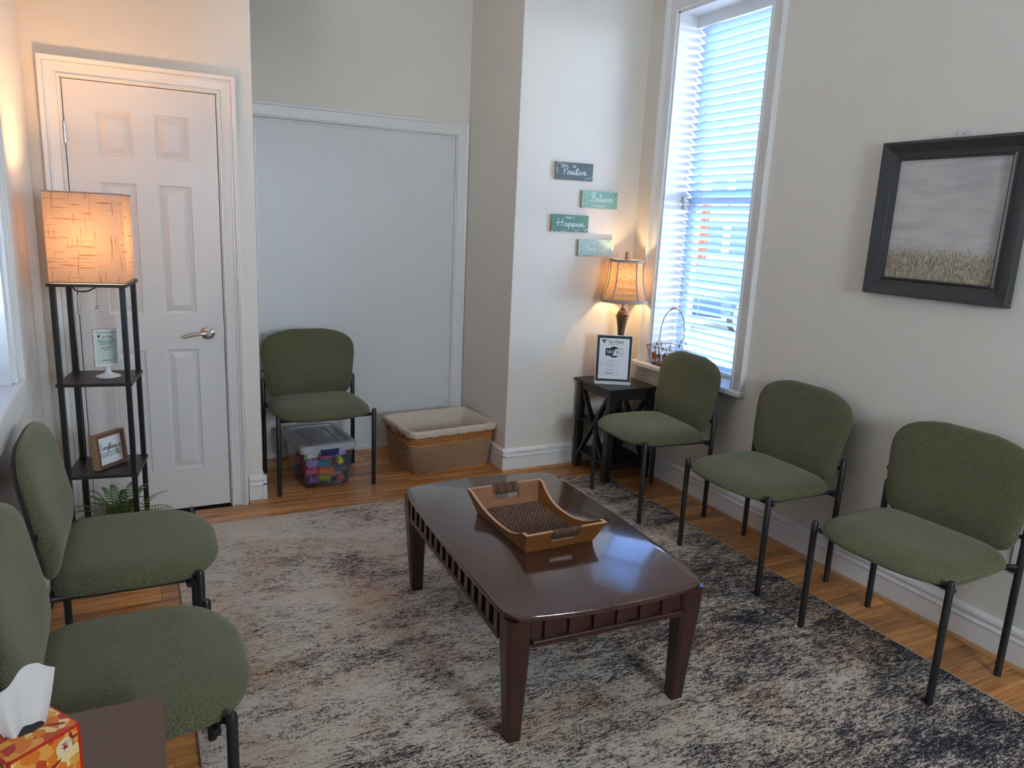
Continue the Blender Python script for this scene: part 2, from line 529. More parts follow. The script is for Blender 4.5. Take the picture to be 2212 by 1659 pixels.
# ------------------------------------------------------------------ mesh helpers
class MB:
    def __init__(s):
        s.v, s.f = [], []

    def add(s, vs, fs):
        o = len(s.v)
        s.v += [tuple(x) for x in vs]
        s.f += [tuple(i + o for i in f) for f in fs]
        return s

    def box(s, x0, x1, y0, y1, z0, z1):
        return s.add([(x0, y0, z0), (x1, y0, z0), (x1, y1, z0), (x0, y1, z0), (x0, y0, z1), (x1, y0, z1), (x1, y1, z1), (x0, y1, z1)],
                     [(0, 3, 2, 1), (4, 5, 6, 7), (0, 1, 5, 4), (1, 2, 6, 5), (2, 3, 7, 6), (3, 0, 4, 7)])

    def hexa(s, b, t):
        """b, t: four bottom and four top points"""
        return s.add(list(b) + list(t), [(0, 3, 2, 1), (4, 5, 6, 7), (0, 1, 5, 4), (1, 2, 6, 5), (2, 3, 7, 6), (3, 0, 4, 7)])

    def bar(s, a, b, w, h, upv=(0, 0, 1)):
        a, b, upv = Vector(a), Vector(b), Vector(upv)
        d = (b - a).normalized()
        sx = d.cross(upv).normalized() * w / 2
        sz = sx.cross(d).normalized() * h / 2
        q = [(-1, -1), (1, -1), (1, 1), (-1, 1)]
        return s.hexa([a + sx * i + sz * j for i, j in q], [b + sx * i + sz * j for i, j in q])

    def tube(s, pts, r, n=10, closed=False, cap=True, dome=False):
        pts = [Vector(p) for p in pts]
        m = len(pts)
        rs = r if isinstance(r, (list, tuple)) else [r] * m
        base = len(s.v)
        prev = None
        for i, p in enumerate(pts):
            if closed:
                d = pts[(i + 1) % m] - pts[i - 1]
            else:
                d = pts[min(i + 1, m - 1)] - pts[max(i - 1, 0)]
            d.normalize()
            if prev is None:
                t = Vector((0, 0, 1)) if abs(d.z) < .9 else Vector((1, 0, 0))
                prev = d.cross(t).normalized()
            else:
                prev = (prev - d * prev.dot(d)).normalized()
            q = d.cross(prev)
            for k in range(n):
                a = 2 * PI * k / n
                s.v.append(tuple(p + (prev * math.cos(a) + q * math.sin(a)) * rs[i]))
        for i in range(m if closed else m - 1):
            j = (i + 1) % m
            for k in range(n):
                l = (k + 1) % n
                s.f.append((base + i * n + k, base + i * n + l, base + j * n + l, base + j * n + k))
        if not closed and cap:
            s.f.append(tuple(base + k for k in reversed(range(n))))
            if dome:
                e = pts[-1]
                d = (pts[-1] - pts[-2]).normalized()
                top = len(s.v)
                o = base + (m - 1) * n
                for k in range(n):
                    c = Vector(s.v[o + k]) - e
                    s.v.append(tuple(e + c * .7 + d * rs[-1] * .7))
                s.v.append(tuple(e + d * rs[-1]))
                for k in range(n):
                    l = (k + 1) % n
                    s.f.append((o + k, o + l, top + l, top + k))
                    s.f.append((top + k, top + l, top + n))
            else:
                s.f.append(tuple(base + (m - 1) * n + k for k in range(n)))
        return s

    def lathe(s, prof, c=(0, 0, 0), n=24, flute=None):
        base = len(s.v)
        for i, (r, z) in enumerate(prof):
            for k in range(n):
                a = 2 * PI * k / n
                rr = r * (flute(i, a) if flute else 1)
                s.v.append((c[0] + rr * math.cos(a), c[1] + rr * math.sin(a), c[2] + z))
        for i in range(len(prof) - 1):
            for k in range(n):
                l = (k + 1) % n
                s.f.append((base + i * n + k, base + i * n + l, base + (i + 1) * n + l, base + (i + 1) * n + k))
        s.f.append(tuple(base + k for k in reversed(range(n))))
        s.f.append(tuple(base + (len(prof) - 1) * n + k for k in range(n)))
        return s

    def prism(s, outline, z0, z1):
        n = len(outline)
        vs = [(x, y, z0) for x, y in outline] + [(x, y, z1) for x, y in outline]
        fs = [tuple(reversed(range(n))), tuple(range(n, 2 * n))]
        fs += [(i, (i + 1) % n, n + (i + 1) % n, n + i) for i in range(n)]
        return s.add(vs, fs)

    def loops(s, rows, close_u=True, cap0=False, cap1=False):
        n = len(rows[0])
        base = len(s.v)
        for r_ in rows:
            s.v += [tuple(p) for p in r_]
        for i in range(len(rows) - 1):
            for k in range(n if close_u else n - 1):
                l = (k + 1) % n
                s.f.append((base + i * n + k, base + i * n + l, base + (i + 1) * n + l, base + (i + 1) * n + k))
        if cap0:
            s.f.append(tuple(base + k for k in reversed(range(n))))
        if cap1:
            s.f.append(tuple(base + (len(rows) - 1) * n + k for k in range(n)))
        return s

    def map(s, fn):
        s.v = [tuple(fn(*v)) for v in s.v]
        return s

    def mesh(s, name, smooth=False, recalc=True):
        me = bpy.data.meshes.new(name)
        me.from_pydata(s.v, [], s.f)
        if recalc:
            bm = bmesh.new()
            bm.from_mesh(me)
            bmesh.ops.recalc_face_normals(bm, faces=bm.faces)
            bm.to_mesh(me)
            bm.free()
        if smooth:
            me.polygons.foreach_set('use_smooth', [True] * len(me.polygons))
        me.update()
        return me

    def build(s, name, m, parent=None, smooth=False, bev=0.0, seg=2, loc=(0, 0, 0), rot=(0, 0, 0), auto=False, recalc=True):
        me = s.mesh(name, smooth or auto, recalc)
        me.materials.append(M[m] if isinstance(m, str) else m)
        if auto:
            try:
                me.set_sharp_from_angle(angle=R(40))
            except Exception:
                pass
        o = bpy.data.objects.new(name, me)
        COL.objects.link(o)
        o.location = loc
        o.rotation_euler = rot
        if parent:
            o.parent = parent
        if bev:
            b = o.modifiers.new('bevel', 'BEVEL')
            b.width = bev
            b.segments = seg
            b.limit_method = 'ANGLE'
            b.angle_limit = R(35)
        return o


def tag(o, label, cat=None, group=None, kind=None):
    if label:
        o['label'] = label
    if cat:
        o['category'] = cat
    if group:
        o['group'] = group
    if kind:
        o['kind'] = kind
    return o


def empty(name, loc=(0, 0, 0), rz=0.0, label=None, cat=None, group=None, kind=None, rot=None):
    o = bpy.data.objects.new(name, None)
    o.empty_display_size = .05
    COL.objects.link(o)
    o.location = loc
    o.rotation_euler = rot if rot else (0, 0, rz)
    return tag(o, label, cat, group, kind)


def copy_tree(o, parent=None):
    c = o.copy()
    COL.objects.link(c)
    c.parent = parent
    for ch in list(o.children):
        copy_tree(ch, c)
    return c


def struct(o, label, cat):
    return tag(o, label, cat, kind='structure')


def mitre(profile, u0, u1, v0, v1, sides):
    """profile [(outward, proud)] swept with mitred corners round the rectangle; returns dict side -> MB in (u, v, w)"""
    res = {}
    n = len(profile)
    ends = {'T': lambda o: ((u0 - o, v1 + o), (u1 + o, v1 + o)), 'B': lambda o: ((u0 - o, v0 - o), (u1 + o, v0 - o)),
            'L': lambda o: ((u0 - o, v0 - (o if 'B' in sides else 0)), (u0 - o, v1 + o)),
            'R': lambda o: ((u1 + o, v0 - (o if 'B' in sides else 0)), (u1 + o, v1 + o))}
    for sd in sides:
        a, b = [], []
        for o, w in profile:
            p, q = ends[sd](o)
            a.append((p[0], p[1], w))
            b.append((q[0], q[1], w))
        mb = MB()
        mb.loops([a, b], True, True, True)
        res[sd] = mb
    return res


def run(profile, p0, p1, nrm):
    """extrude a (proud, height) profile from p0 to p1; nrm points into the room"""
    p0, p1, nrm = Vector(p0), Vector(p1), Vector(nrm)
    a = [p0 + nrm * d + Vector((0, 0, z)) for d, z in profile]
    b = [p1 + nrm * d + Vector((0, 0, z)) for d, z in profile]
    return MB().loops([a, b], True, True, True)


def catmull(pts, k=8, closed=False):
    P = [Vector(p) for p in pts]
    out = []
    n = len(P)
    rng = range(n) if closed else range(n - 1)
    for i in rng:
        p0 = P[(i - 1) % n] if closed or i > 0 else P[0] * 2 - P[1]
        p1, p2 = P[i], P[(i + 1) % n]
        p3 = P[(i + 2) % n] if closed or i + 2 < n else P[-1] * 2 - P[-2]
        for j in range(k):
            t = j / k
            out.append(.5 * ((2 * p1) + (-p0 + p2) * t + (2 * p0 - 5 * p1 + 4 * p2 - p3) * t * t + (-p0 + 3 * p1 - 3 * p2 + p3) * t ** 3))
    if not closed:
        out.append(P[-1])
    return out


def rrect(a, b, r, n=6):
    """rounded rectangle outline, half sizes a, b"""
    pts = []
    for cx, cy, a0 in ((a - r, b - r, 0), (-a + r, b - r, 90), (-a + r, -b + r, 180), (a - r, -b + r, 270)):
        for k in range(n + 1):
            t = R(a0 + 90 * k / n)
            pts.append((cx + r * math.cos(t), cy + r * math.sin(t)))
    return pts


# ------------------------------------------------------------------ lettering
GL = {
    'o': ([[(0, .3), (.35, .95), (.05, .6), (.1, .1), (.5, 0), (.75, .45), (.55, .95), (.4, .85), (.65, .75), (1.0, .8)]], .95),
    's': ([[(0, .2), (.4, 1.05), (.45, .6), (.62, .2), (.35, 0), (.1, .12)], [(.35, 0), (.85, .25)]], .75),
    'i': ([[(0, .2), (.25, .95), (.2, .2), (.4, 0), (.7, .3)], [(.32, 1.42), (.36, 1.52)]], .6),
    't': ([[(0, .25), (.45, 2.1), (.2, .3), (.35, -.05), (.7, .3)], [(-.15, 1.35), (.8, 1.5)]], .62),
    'v': ([[(0, .8), (.2, .95), (.4, .05), (.75, .95), (1.0, .85)]], .9),
    'e': ([[(0, .25), (.5, .6), (.45, .98), (.15, .75), (.15, .15), (.5, 0), (.9, .3)]], .8),
    'l': ([[(0, .3), (.55, 1.9), (.4, 2.2), (.2, 1.6), (.2, .2), (.4, 0), (.7, .3)]], .62),
    'a': ([[(.75, .85), (.35, 1), (.05, .5), (.2, .02), (.55, .3), (.75, .95), (.72, .15), (.85, 0), (1.1, .3)]], 1.0),
    'p': ([[(0, .3), (.3, 1), (.12, -1.1)], [(.2, .3), (.6, 1.0), (.85, .6), (.65, .05), (.3, .1)], [(.65, .05), (1.1, .3)]], 1.0),
    'n': ([[(0, .3), (.2, .95), (.2, 0), (.45, .85), (.7, .9), (.75, .1), (.9, 0), (1.2, .35)]], 1.1),
    'r': ([[(0, .2), (.25, 1.05), (.3, .85), (.6, .85), (.55, .2), (.7, 0), (.95, .3)]], .85),
    'h': ([[(0, .3), (.5, 1.9), (.35, 2.2), (.2, 1.6), (.15, 0), (.4, .85), (.65, .85), (.7, .1), (.85, 0), (1.1, .3)]], 1.0),
    'y': ([[(0, .8), (.15, .95), (.25, .2), (.5, .1), (.75, .95), (.65, -.6), (.4, -1.1), (.2, -.8), (.5, -.2), (1.0, .3)]], .9),
    'g': ([[(.7, .85), (.3, 1), (.05, .5), (.2, .05), (.55, .3), (.72, .95), (.65, -.6), (.4, -1.1), (.2, -.8), (.5, -.2), (1, .3)]], .95),
    'P': ([[(.5, 2.4), (.32, -.25)], [(-.35, 1.8), (0, 2.4), (.9, 2.7), (1.35, 2.1), (.95, 1.3), (.4, 1.1)]], 1.25),
    'B': ([[(.4, 2.4), (.25, 0)], [(-.1, 1.9), (.2, 2.4), (.9, 2.6), (1.0, 1.9), (.4, 1.35), (1.05, 1.1), (1.1, .4), (.5, -.1), (-.15, .3)]], 1.35),
    'H': ([[(.15, 2.4), (0, -.1)], [(1.1, 2.5), (.85, 0)], [(-.4, .9), (.4, 1.2), (1.3, 1.25)]], 1.35),
    'G': ([[(1.1, 2.2), (.6, 2.4), (.1, 1.7), (.4, 1.1), (.95, 1.5), (1.15, 2.3), (.95, .6), (.5, -.3)]], 1.35),
    'U': ([[(.1, 2.4), (0, .6), (.4, 0), (.85, .5), (1.1, 2.4), (1.0, .3), (1.2, .1)]], 1.35),
    'E': ([[(1.0, 2.1), (.5, 2.4), (.2, 1.9), (.7, 1.35), (.1, .9), (.2, .1), (.8, 0), (1.2, .4)]], 1.2),
}
# serif capitals and letters drawn as straight strokes
SERIF = {
    'V': ([[(.05, 1.5), (.6, 0), (1.15, 1.5)], [(-.1, 1.5), (.3, 1.5)], [(.95, 1.5), (1.3, 1.5)]], 1.2),
    'i': ([[(.15, 1), (.15, 0)], [(0, 0), (.32, 0)], [(0, 1), (.15, 1)], [(.13, 1.35), (.18, 1.35)]], .42),
    'e': ([[(.05, .52), (.7, .52), (.6, .9), (.35, 1), (.08, .7), (.05, .4), (.2, .06), (.45, 0), (.7, .18)]], .82),
    'w': ([[(.05, 1), (.35, 0), (.6, .9), (.85, 0), (1.15, 1)], [(-.05, 1), (.2, 1)], [(1.02, 1), (1.25, 1)]], 1.22),
    'P': ([[(.2, 1.5), (.2, 0)], [(0, 0), (.42, 0)], [(0, 1.5), (.6, 1.5), (.95, 1.3), (.95, 1.0), (.6, .75), (.2, .75)]], 1.0),
    'o': ([[(.4, 1), (.1, .8), (.04, .5), (.1, .2), (.4, 0), (.7, .2), (.76, .5), (.7, .8), (.4, 1)]], .86),
    'n': ([[(.15, 1), (.15, 0)], [(0, 0), (.3, 0)], [(.15, .75), (.4, 1), (.65, .85), (.68, 0)], [(.52, 0), (.84, 0)]], .9),
    't': ([[(.22, 1.35), (.2, .2), (.35, 0), (.55, .1)], [(0, 1), (.5, 1)]], .55),
}


def ribbon(mb, pts, w, z):
    n = len(pts)
    L, Rr = [], []
    for i, p in enumerate(pts):
        d = pts[min(i + 1, n - 1)] - pts[max(i - 1, 0)]
        if d.length < 1e-9:
            d = Vector((1, 0))
        d.normalize()
        q = Vector((-d.y, d.x)) * w / 2
        L.append((p.x + q.x, p.y + q.y, z))
        Rr.append((p.x - q.x, p.y - q.y, z))
    o = len(mb.v)
    mb.v += L + Rr
    for i in range(n - 1):
        mb.f.append((o + n + i, o + n + i + 1, o + i + 1, o + i))


def letters(text, table, width, height, weight, x0, y0, z=.0004, smooth=True, slant=0.0):
    """text as flat stroke letters; height is the size of one x-height unit"""
    strokes, cur = [], 0.0
    for ch in text:
        if ch == ' ':
            cur += .8
            continue
        g, adv = table[ch]
        for s_ in g:
            strokes.append([Vector((x + cur, y)) for x, y in s_])
        cur += adv
    sx = width / cur
    mb = MB()
    for s_ in strokes:
        s_ = [Vector((p.x * sx + p.y * height * slant, p.y * height)) for p in s_]
        pts = catmull(s_, 6) if smooth and len(s_) > 2 else s_
        ribbon(mb, [Vector((p.x + x0, p.y + y0)) for p in pts], weight, z)
    return mb


def font_mesh(body, size, x0, y0, z=.0004, align='LEFT', xs=1.0):
    cu = bpy.data.curves.new('lettering', 'FONT')
    cu.body = body
    cu.size = size
    cu.align_x = align
    cu.resolution_u = 2
    o = bpy.data.objects.new('lettering', cu)
    COL.objects.link(o)
    dg = bpy.context.evaluated_depsgraph_get()
    me = bpy.data.meshes.new_from_object(o.evaluated_get(dg))
    mb = MB()
    mb.add([(v.co.x * xs + x0, v.co.y + y0, z) for v in me.vertices], [tuple(p.vertices) for p in me.polygons])
    bpy.data.objects.remove(o)
    bpy.data.curves.remove(cu)
    bpy.data.meshes.remove(me)
    return mb


def ellipse(mb, cx, cy, a, b, rot=0, z=.0003, n=10):
    o = len(mb.v)
    for k in range(n):
        t = 2 * PI * k / n
        x, y = a * math.cos(t), b * math.sin(t)
        mb.v.append((cx + x * math.cos(rot) - y * math.sin(rot), cy + x * math.sin(rot) + y * math.cos(rot), z))
    mb.f.append(tuple(o + k for k in range(n)))


def rect(mb, x0, x1, y0, y1, z=.0003):
    mb.add([(x0, y0, z), (x1, y0, z), (x1, y1, z), (x0, y1, z)], [(0, 1, 2, 3)])


UP = (R(90), 0, 0)      # print plane (x, y) -> stands upright facing -Y

# ================================================================== STRUCTURE
XL, XR, YB, YA, YR, ZC = -0.385, 2.82, 3.90, 4.62, -1.7, 2.95
AX0, AX1 = 0.536, 1.970            # alcove left and right

floor = struct(MB().box(XL - .3, XR + .3, YR - .2, YA + .2, -.06, -.012).build('floor', mat('subfloor', srgb(70, 46, 26), .8)), 'oak strip hardwood floor around the rug', 'floor')
# planks run along X; only the rows the rug does not cover
PW = 0.057


def plank_mesh(L):
    c = .0022
    w = PW - .0008
    b = [(0, 0, -.012), (L, 0, -.012), (L, w, -.012), (0, w, -.012)]
    m_ = [(0, 0, -c), (L, 0, -c), (L, w, -c), (0, w, -c)]
    t = [(c, c, 0), (L - c, c, 0), (L - c, w - c, 0), (c, w - c, 0)]
    mb = MB().add(b + m_ + t, [(0, 3, 2, 1), (8, 9, 10, 11)] + [(i, (i + 1) % 4, 4 + (i + 1) % 4, 4 + i) for i in range(4)] + [(4 + i, 4 + (i + 1) % 4, 8 + (i + 1) % 4, 8 + i) for i in range(4)])
    me = mb.mesh('plank')
    me.materials.append(M['plank'])
    return me


plank_cache = {}


def plank_row(y, x0, x1):
    x = x0
    first = True
    while x < x1 - .02:
        L = rnd.choice((.45, .6, .75, .9, 1.1)) if not first else rnd.choice((.25, .4, .55, .7))
        first = False
        if x1 - x - L < .12:
            L = x1 - x
        L = min(L, x1 - x)
        L = round(L, 2)
        if L not in plank_cache:
            plank_cache[L] = plank_mesh(L - .0006)
        o = bpy.data.objects.new('plank', plank_cache[L])
        o.location = (x, y, 0)
        o.parent = floor
        COL.objects.link(o)
        x += L


RUG = (0.085, 2.535, 0.15, 3.655)   # x0 x1 y0 y1
row = 0
y = 0.75
while y < YA - .01:
    if y + PW < RUG[3] - .03:
        plank_row(y, XL, RUG[0] + .06)
        plank_row(y, RUG[1] - .06, XR)
    elif y + PW * .5 < YB:
        plank_row(y, XL, XR)
    else:
        plank_row(y, AX0, AX1)
    y += PW

# walls
struct(MB().box(XL - .02, -.256, YB, YB + .12, 0, ZC).box(.380, AX0, YB, YB + .12, 0, ZC).box(-.256, .380, YB, YB + .12, 2.047, ZC)
       .build('wall_back', 'wall'), 'cream wall around the white six-panel door', 'wall')
struct(MB().box(XL - .02, AX0 - .02, YB + .25, YB + .30, -.02, ZC).build('wall_leak_block', 'ceil'), 'unseen added wall blocking sky light behind the white door', 'wall')  # added backing, stops sky light leaking through the door gaps
struct(MB().box(AX0 - .10, AX0, YB + .12, YA, 0, ZC).build('wall_alcove_left', 'wall'), 'left cheek wall of the alcove', 'wall')
struct(MB().box(AX0 - .1, AX1 + .1, YA, YA + .1, 0, ZC).build('wall_alcove_back', 'wall'), 'cream wall at the back of the alcove', 'wall')
struct(MB().box(AX1, XR, YB, YA + .1, 0, ZC).build('wall_sign', 'wall'), 'pale wall with four small green signs between alcove and window', 'wall')
# right wall with window hole
WY0, WY1, WZ0, WZ1 = 2.91, 3.64, 0.674, 2.725
struct(MB().box(XR, XR + .30, YR - .1, WY0, 0, ZC).box(XR, XR + .30, WY1, YA + .1, 0, ZC).box(XR, XR + .30, WY0, WY1, 0, WZ0).box(XR, XR + .30, WY0, WY1, WZ1, ZC)
       .build('wall_right', 'wall'), 'beige right wall with the blind-covered window and painting', 'wall')
# left wall with window hole
LY0, LY1, LZ0, LZ1 = 1.96, 2.81, 0.905, 2.45
struct(MB().box(XL - .22, XL, YR - .1, LY0, 0, ZC).box(XL - .22, XL, LY1, YB + .3, 0, ZC).box(XL - .22, XL, LY0, LY1, 0, LZ0).box(XL - .22, XL, LY0, LY1, LZ1, ZC)
       .build('wall_left', 'wall_gloss'), 'satin cream left wall beside the floor lamp', 'wall')
# rear wall behind the camera, with an invented opening for fill light
struct(MB().box(XL - .1, 1.10, YR - .12, YR, 0, ZC).box(2.00, XR + .1, YR - .12, YR, 0, ZC).box(1.10, 2.00, YR - .12, YR, 0, 1.30).box(1.10, 2.00, YR - .12, YR, 2.125, ZC)
       .build('wall_rear', 'wall'), 'wall behind the viewer with an added fill-light window', 'wall')
struct(MB().box(XL - .3, XR + .3, YR - .2, YA + .2, ZC, ZC + .1).build('ceiling', 'ceil'), 'plain white ceiling', 'ceiling')

# ---------------- baseboards (profile: proud, height) with oak shoe moulding
BP = [(0, 0), (.016, 0), (.016, .092), (.019, .098), (.019, .104), (.013, .112), (.013, .121), (.019, .127), (.017, .137), (.008, .146), (0, .148)]
SP = [(.016, 0), (.030, 0), (.029, .007), (.026, .012), (.020, .016), (.016, .017)]


def baseboard(name, p0, p1, nrm, label):
    o = struct(run(BP, p0, p1, nrm).build(name, 'trim'), label, 'baseboard')
    run(SP, p0, p1, nrm).build('shoe_moulding', 'shoe', o)
    return o


baseboard('baseboard_right', (XR, YR, 0), (XR, YB, 0), (-1, 0, 0), 'white baseboard along the right wall behind the chairs')
baseboard('baseboard_sign', (AX1 - .019, YB, 0), (XR, YB, 0), (0, -1, 0), 'white baseboard under the four green signs')
baseboard('baseboard_alcove_right', (AX1, YB - .019, 0), (AX1, YA, 0), (-1, 0, 0), 'white baseboard on the right cheek of the alcove')
baseboard('baseboard_back', (.466, YB, 0), (AX0 + .019, YB, 0), (0, -1, 0), 'short white baseboard piece right of the door')
baseboard('baseboard_alcove_left', (AX0, YB - .019, 0), (AX0, YA, 0), (1, 0, 0), 'white baseboard on the left cheek of the alcove')
baseboard('baseboard_left', (XL, YR, 0), (XL, YB, 0), (1, 0, 0), 'white baseboard along the left wall behind the chairs')

# ---------------- door
CP = [(0, 0), (0, .014), (.003, .018), (.009, .018), (.012, .012), (.016, .011), (.047, .015), (.051, .022), (.056, .022), (.058, .019), (.061, .029), (.076, .034), (.080, .029), (.082, 0)]
trim1 = struct(empty('trim_1'), 'white moulded casing around the six-panel door', 'door trim')
for sd, mb in mitre(CP, -.2545, .3785, 0, 2.0445, 'LRT').items():
    mb.map(lambda u, v, w: (u, YB - w, v)).build({'L': 'side_casing', 'R': 'side_casing', 'T': 'head_casing'}[sd], 'trim', trim1)
MB().box(-.260, -.2505, YB - .001, YB + .10, 0, 2.052).box(.3745, .384, YB - .001, YB + .10, 0, 2.052).box(-.260, .384, YB - .001, YB + .10, 2.0412, 2.052).build('door_jamb', 'trim', trim1)
MB().box(-.2505, -.238, YB + .048, YB + .075, 0, 2.0412).box(.362, .3745, YB + .048, YB + .075, 0, 2.0412).box(-.238, .362, YB + .048, YB + .075, 2.03, 2.0412).build('door_stop', 'trim', trim1)

door = struct(empty('door_1', (0.0, YB + .004, 0)), 'white six-panel door with a nickel lever handle', 'door')
DX0, DX1, DZ0, DZ1 = -.247, .371, .012, 2.038
cxs = ((-.126, .017), (.107, .250))
rows_ = ((.224, .837), (1.013, 1.612), (1.728, 1.923))
sl = MB()
xs_ = [DX0, cxs[0][0], cxs[0][1], cxs[1][0], cxs[1][1], DX1]
zs_ = [DZ0, rows_[0][0], rows_[0][1], rows_[1][0], rows_[1][1], rows_[2][0], rows_[2][1], DZ1]
for i in range(5):
    for j in range(7):
        if i in (1, 3) and j in (1, 3, 5):
            continue
        sl.add([(xs_[i], 0, zs_[j]), (xs_[i + 1], 0, zs_[j]), (xs_[i + 1], 0, zs_[j + 1]), (xs_[i], 0, zs_[j + 1])], [(0, 1, 2, 3)])
sl.add([(DX0, 0, DZ0), (DX1, 0, DZ0), (DX1, 0, DZ1), (DX0, 0, DZ1), (DX0, .036, DZ0), (DX1, .036, DZ0), (DX1, .036, DZ1), (DX0, .036, DZ1)],
       [(7, 6, 5, 4), (0, 4, 5, 1), (1, 5, 6, 2), (2, 6, 7, 3), (3, 7, 4, 0)])
sl.build('door_slab', 'doorpaint', door)
for (a, b) in cxs:
    for (c, d) in rows_:
        rows4 = []
        for ins, dep in ((0, 0), (.005, .009), (.010, .009), (.012, .012), (.038, .002), (.039, .0015)):
            rows4.append([(a + ins, dep, c + ins), (b - ins, dep, c + ins), (b - ins, dep, d - ins), (a + ins, dep, d - ins)])
        MB().loops(rows4, True, False, True).build('door_panel', 'doorpaint', door)
for hz in (1.815, 1.06, .375):
    h = MB().tube([(-.2495, -.006, hz - .045), (-.2495, -.006, hz + .045)], .006, 10)
    for k in (-.028, -.01, .01, .028):
        h.tube([(-.2495, -.006, hz + k - .001), (-.2495, -.006, hz + k + .001)], .0068, 10)
    h.build('hinge', 'nickel', door, auto=True)
hd = MB().lathe([(.030, 0), (.033, .004), (.033, .008), (.024, .014), (.016, .018), (.013, .022), (.013, .040)], n=24).build('door_handle', 'nickel', door, auto=True, loc=(.296, 0, .918), rot=(R(90), 0, 0))
pl = catmull([(0, 0, .038), (-.012, .0, .044), (-.04, -.001, .046), (-.08, -.008, .044), (-.108, -.016, .043)], 5)
MB().tube(pl, [.010 + .001 * math.sin(i) * 0 - .003 * i / len(pl) for i in range(len(pl))], 10, dome=True).build('lever', 'nickel', hd, smooth=True)
MB().box(.3705, .3725, .004, .03, .87, .97).build('latch_plate', 'nickel', door)

# ---------------- alcove panelled opening: casing and flat infill panel
trim2 = struct(empty('trim_2'), 'white casing framing the flat panel at the back of the alcove', 'wall trim')
CP2 = [(0, 0), (0, .016), (.006, .020), (.012, .016), (.018, .014), (.066, .016), (.072, .022), (.084, .024), (.090, .018), (.090, 0)]
for sd, mb in mitre(CP2, .63, 1.878, .02, 2.042, 'LRT').items():
    mb.map(lambda u, v, w: (u, YA - w, v)).build({'L': 'side_casing', 'R': 'side_casing', 'T': 'head_casing'}[sd], 'trim', trim2)
MB().box(.63, 1.878, YA - .006, YA + .001, 0, 2.042).build('infill_panel', 'panelwall', trim2)
for sd, mb in mitre([(-.016, .006), (-.016, .011), (-.010, .014), (-.004, .012), (0, .006)], .63, 1.878, .03, 2.042, 'LRT').items():
    mb.map(lambda u, v, w: (u, YA - w, v)).build('panel_bead', 'trim', trim2)
MB().box(.63, 1.878, YA - .022, YA - .006, 0, .030).build('base_strip', 'trim', trim2, bev=.004)

# ---------------- right window
win1 = struct(empty('window_1'), 'tall white-cased window on the right wall', 'window')
to_right = lambda u, v, w: (XR - w, u, v)
CW = [(0, 0), (0, .014), (.005, .018), (.014, .018), (.018, .014), (.058, .016), (.064, .022), (.072, .022), (.076, .028), (.088, .030), (.092, .025), (.092, 0)]
for sd, mb in mitre(CW, WY0, WY1, .708, WZ1, 'LRT').items():
    mb.map(to_right).build({'L': 'side_casing', 'R': 'side_casing', 'T': 'head_casing'}[sd], 'trim', win1)
MB().box(XR - .002, XR + .29, WY1 - .012, WY1, .70, WZ1).box(XR - .002, XR + .29, WY0, WY0 + .012, .70, WZ1).box(XR - .002, XR + .29, WY0, WY1, WZ1 - .012, WZ1).build('jamb_lining', 'trim', win1)
MB().prism([(XR - .052, WY0 - .10), (XR - .001, WY0 - .10), (XR - .001, WY0 + .012), (XR + .27, WY0 + .012), (XR + .27, WY1 - .012), (XR - .001, WY1 - .012), (XR - .001, WY1 + .135), (XR - .052, WY1 + .135)], .676, .706).build('stool', 'trim', win1, bev=.006)
s1 = MB()
for (z0, z1, x) in ((.71, 1.72, XR + .225), (1.68, 2.715, XR + .245)):
    s1.box(x - .014, x + .014, WY0 + .012, WY0 + .055, z0, z1).box(x - .014, x + .014, WY1 - .055, WY1 - .012, z0, z1)
    s1.box(x - .014, x + .014, WY0 + .055, WY1 - .055, z0, z0 + .05).box(x - .014, x + .014, WY0 + .055, WY1 - .055, z1 - .045, z1)
s1.build('sash', 'trim', win1)
for (z0, z1, x) in ((.76, 1.675, XR + .225), (1.73, 2.67, XR + .245)):
    MB().box(x - .002, x + .002, WY0 + .055, WY1 - .055, z0, z1).build('pane', 'glass', win1)


def blind(name, label, x, y0, y1, ztop, zbot, pitch, tilt, sgn, thing_cat='window blind', width=.05, drop=None):
    """venetian blind hanging in a recess; sgn = +1 when outdoors lies towards +x"""
    t = empty(name, (x, (y0 + y1) / 2, zbot), 0, label, thing_cat)
    hw = (y1 - y0) / 2
    H = ztop - zbot
    MB().box(-.028, .028, -hw, hw, H - .04, H).build('headrail', 'blind', t)
    MB().box(-.036 * sgn - .004, -.036 * sgn + .004, -hw - .004, hw + .004, H - .062, H + .004).build('valance', 'blind', t, bev=.002)
    n = int((H - .078 - .030) / pitch) + 1
    sm = MB()
    rows5 = []
    K = 6
    for e_ in (-hw + .003, hw - .003):
        prof = []
        for k in range(K + 1):
            q = -1 + 2 * k / K
            prof.append((q * width / 2, .0035 * (1 - q * q)))
        pts = [(p, c) for p, c in prof] + [(p, c - .0026) for p, c in reversed(prof)]
        ct, st = math.cos(tilt), math.sin(tilt)
        rows5.append([((p * ct) * sgn + c * st * sgn, e_, -p * st + c * ct) for p, c in pts])
    sm.loops(rows5, True, True, True)
    me = sm.mesh('slat')
    me.materials.append(M['slat'])
    for k in range(n):
        o = bpy.data.objects.new('slat', me)
        o.location = (0, 0, H - .078 - k * pitch)
        o.parent = t
        COL.objects.link(o)
    MB().box(-.025, .025, -hw + .003, hw - .003, 0, .016).build('bottom_rail', 'blind', t, bev=.003)
    for yy in (-hw * .58, hw * .55):
        for dx in (-.027, .027):
            MB().tube([(dx, yy, .01), (dx, yy, H - .04)], .0009, 5).build('ladder_cord', 'cord', t)
    return t, H, hw


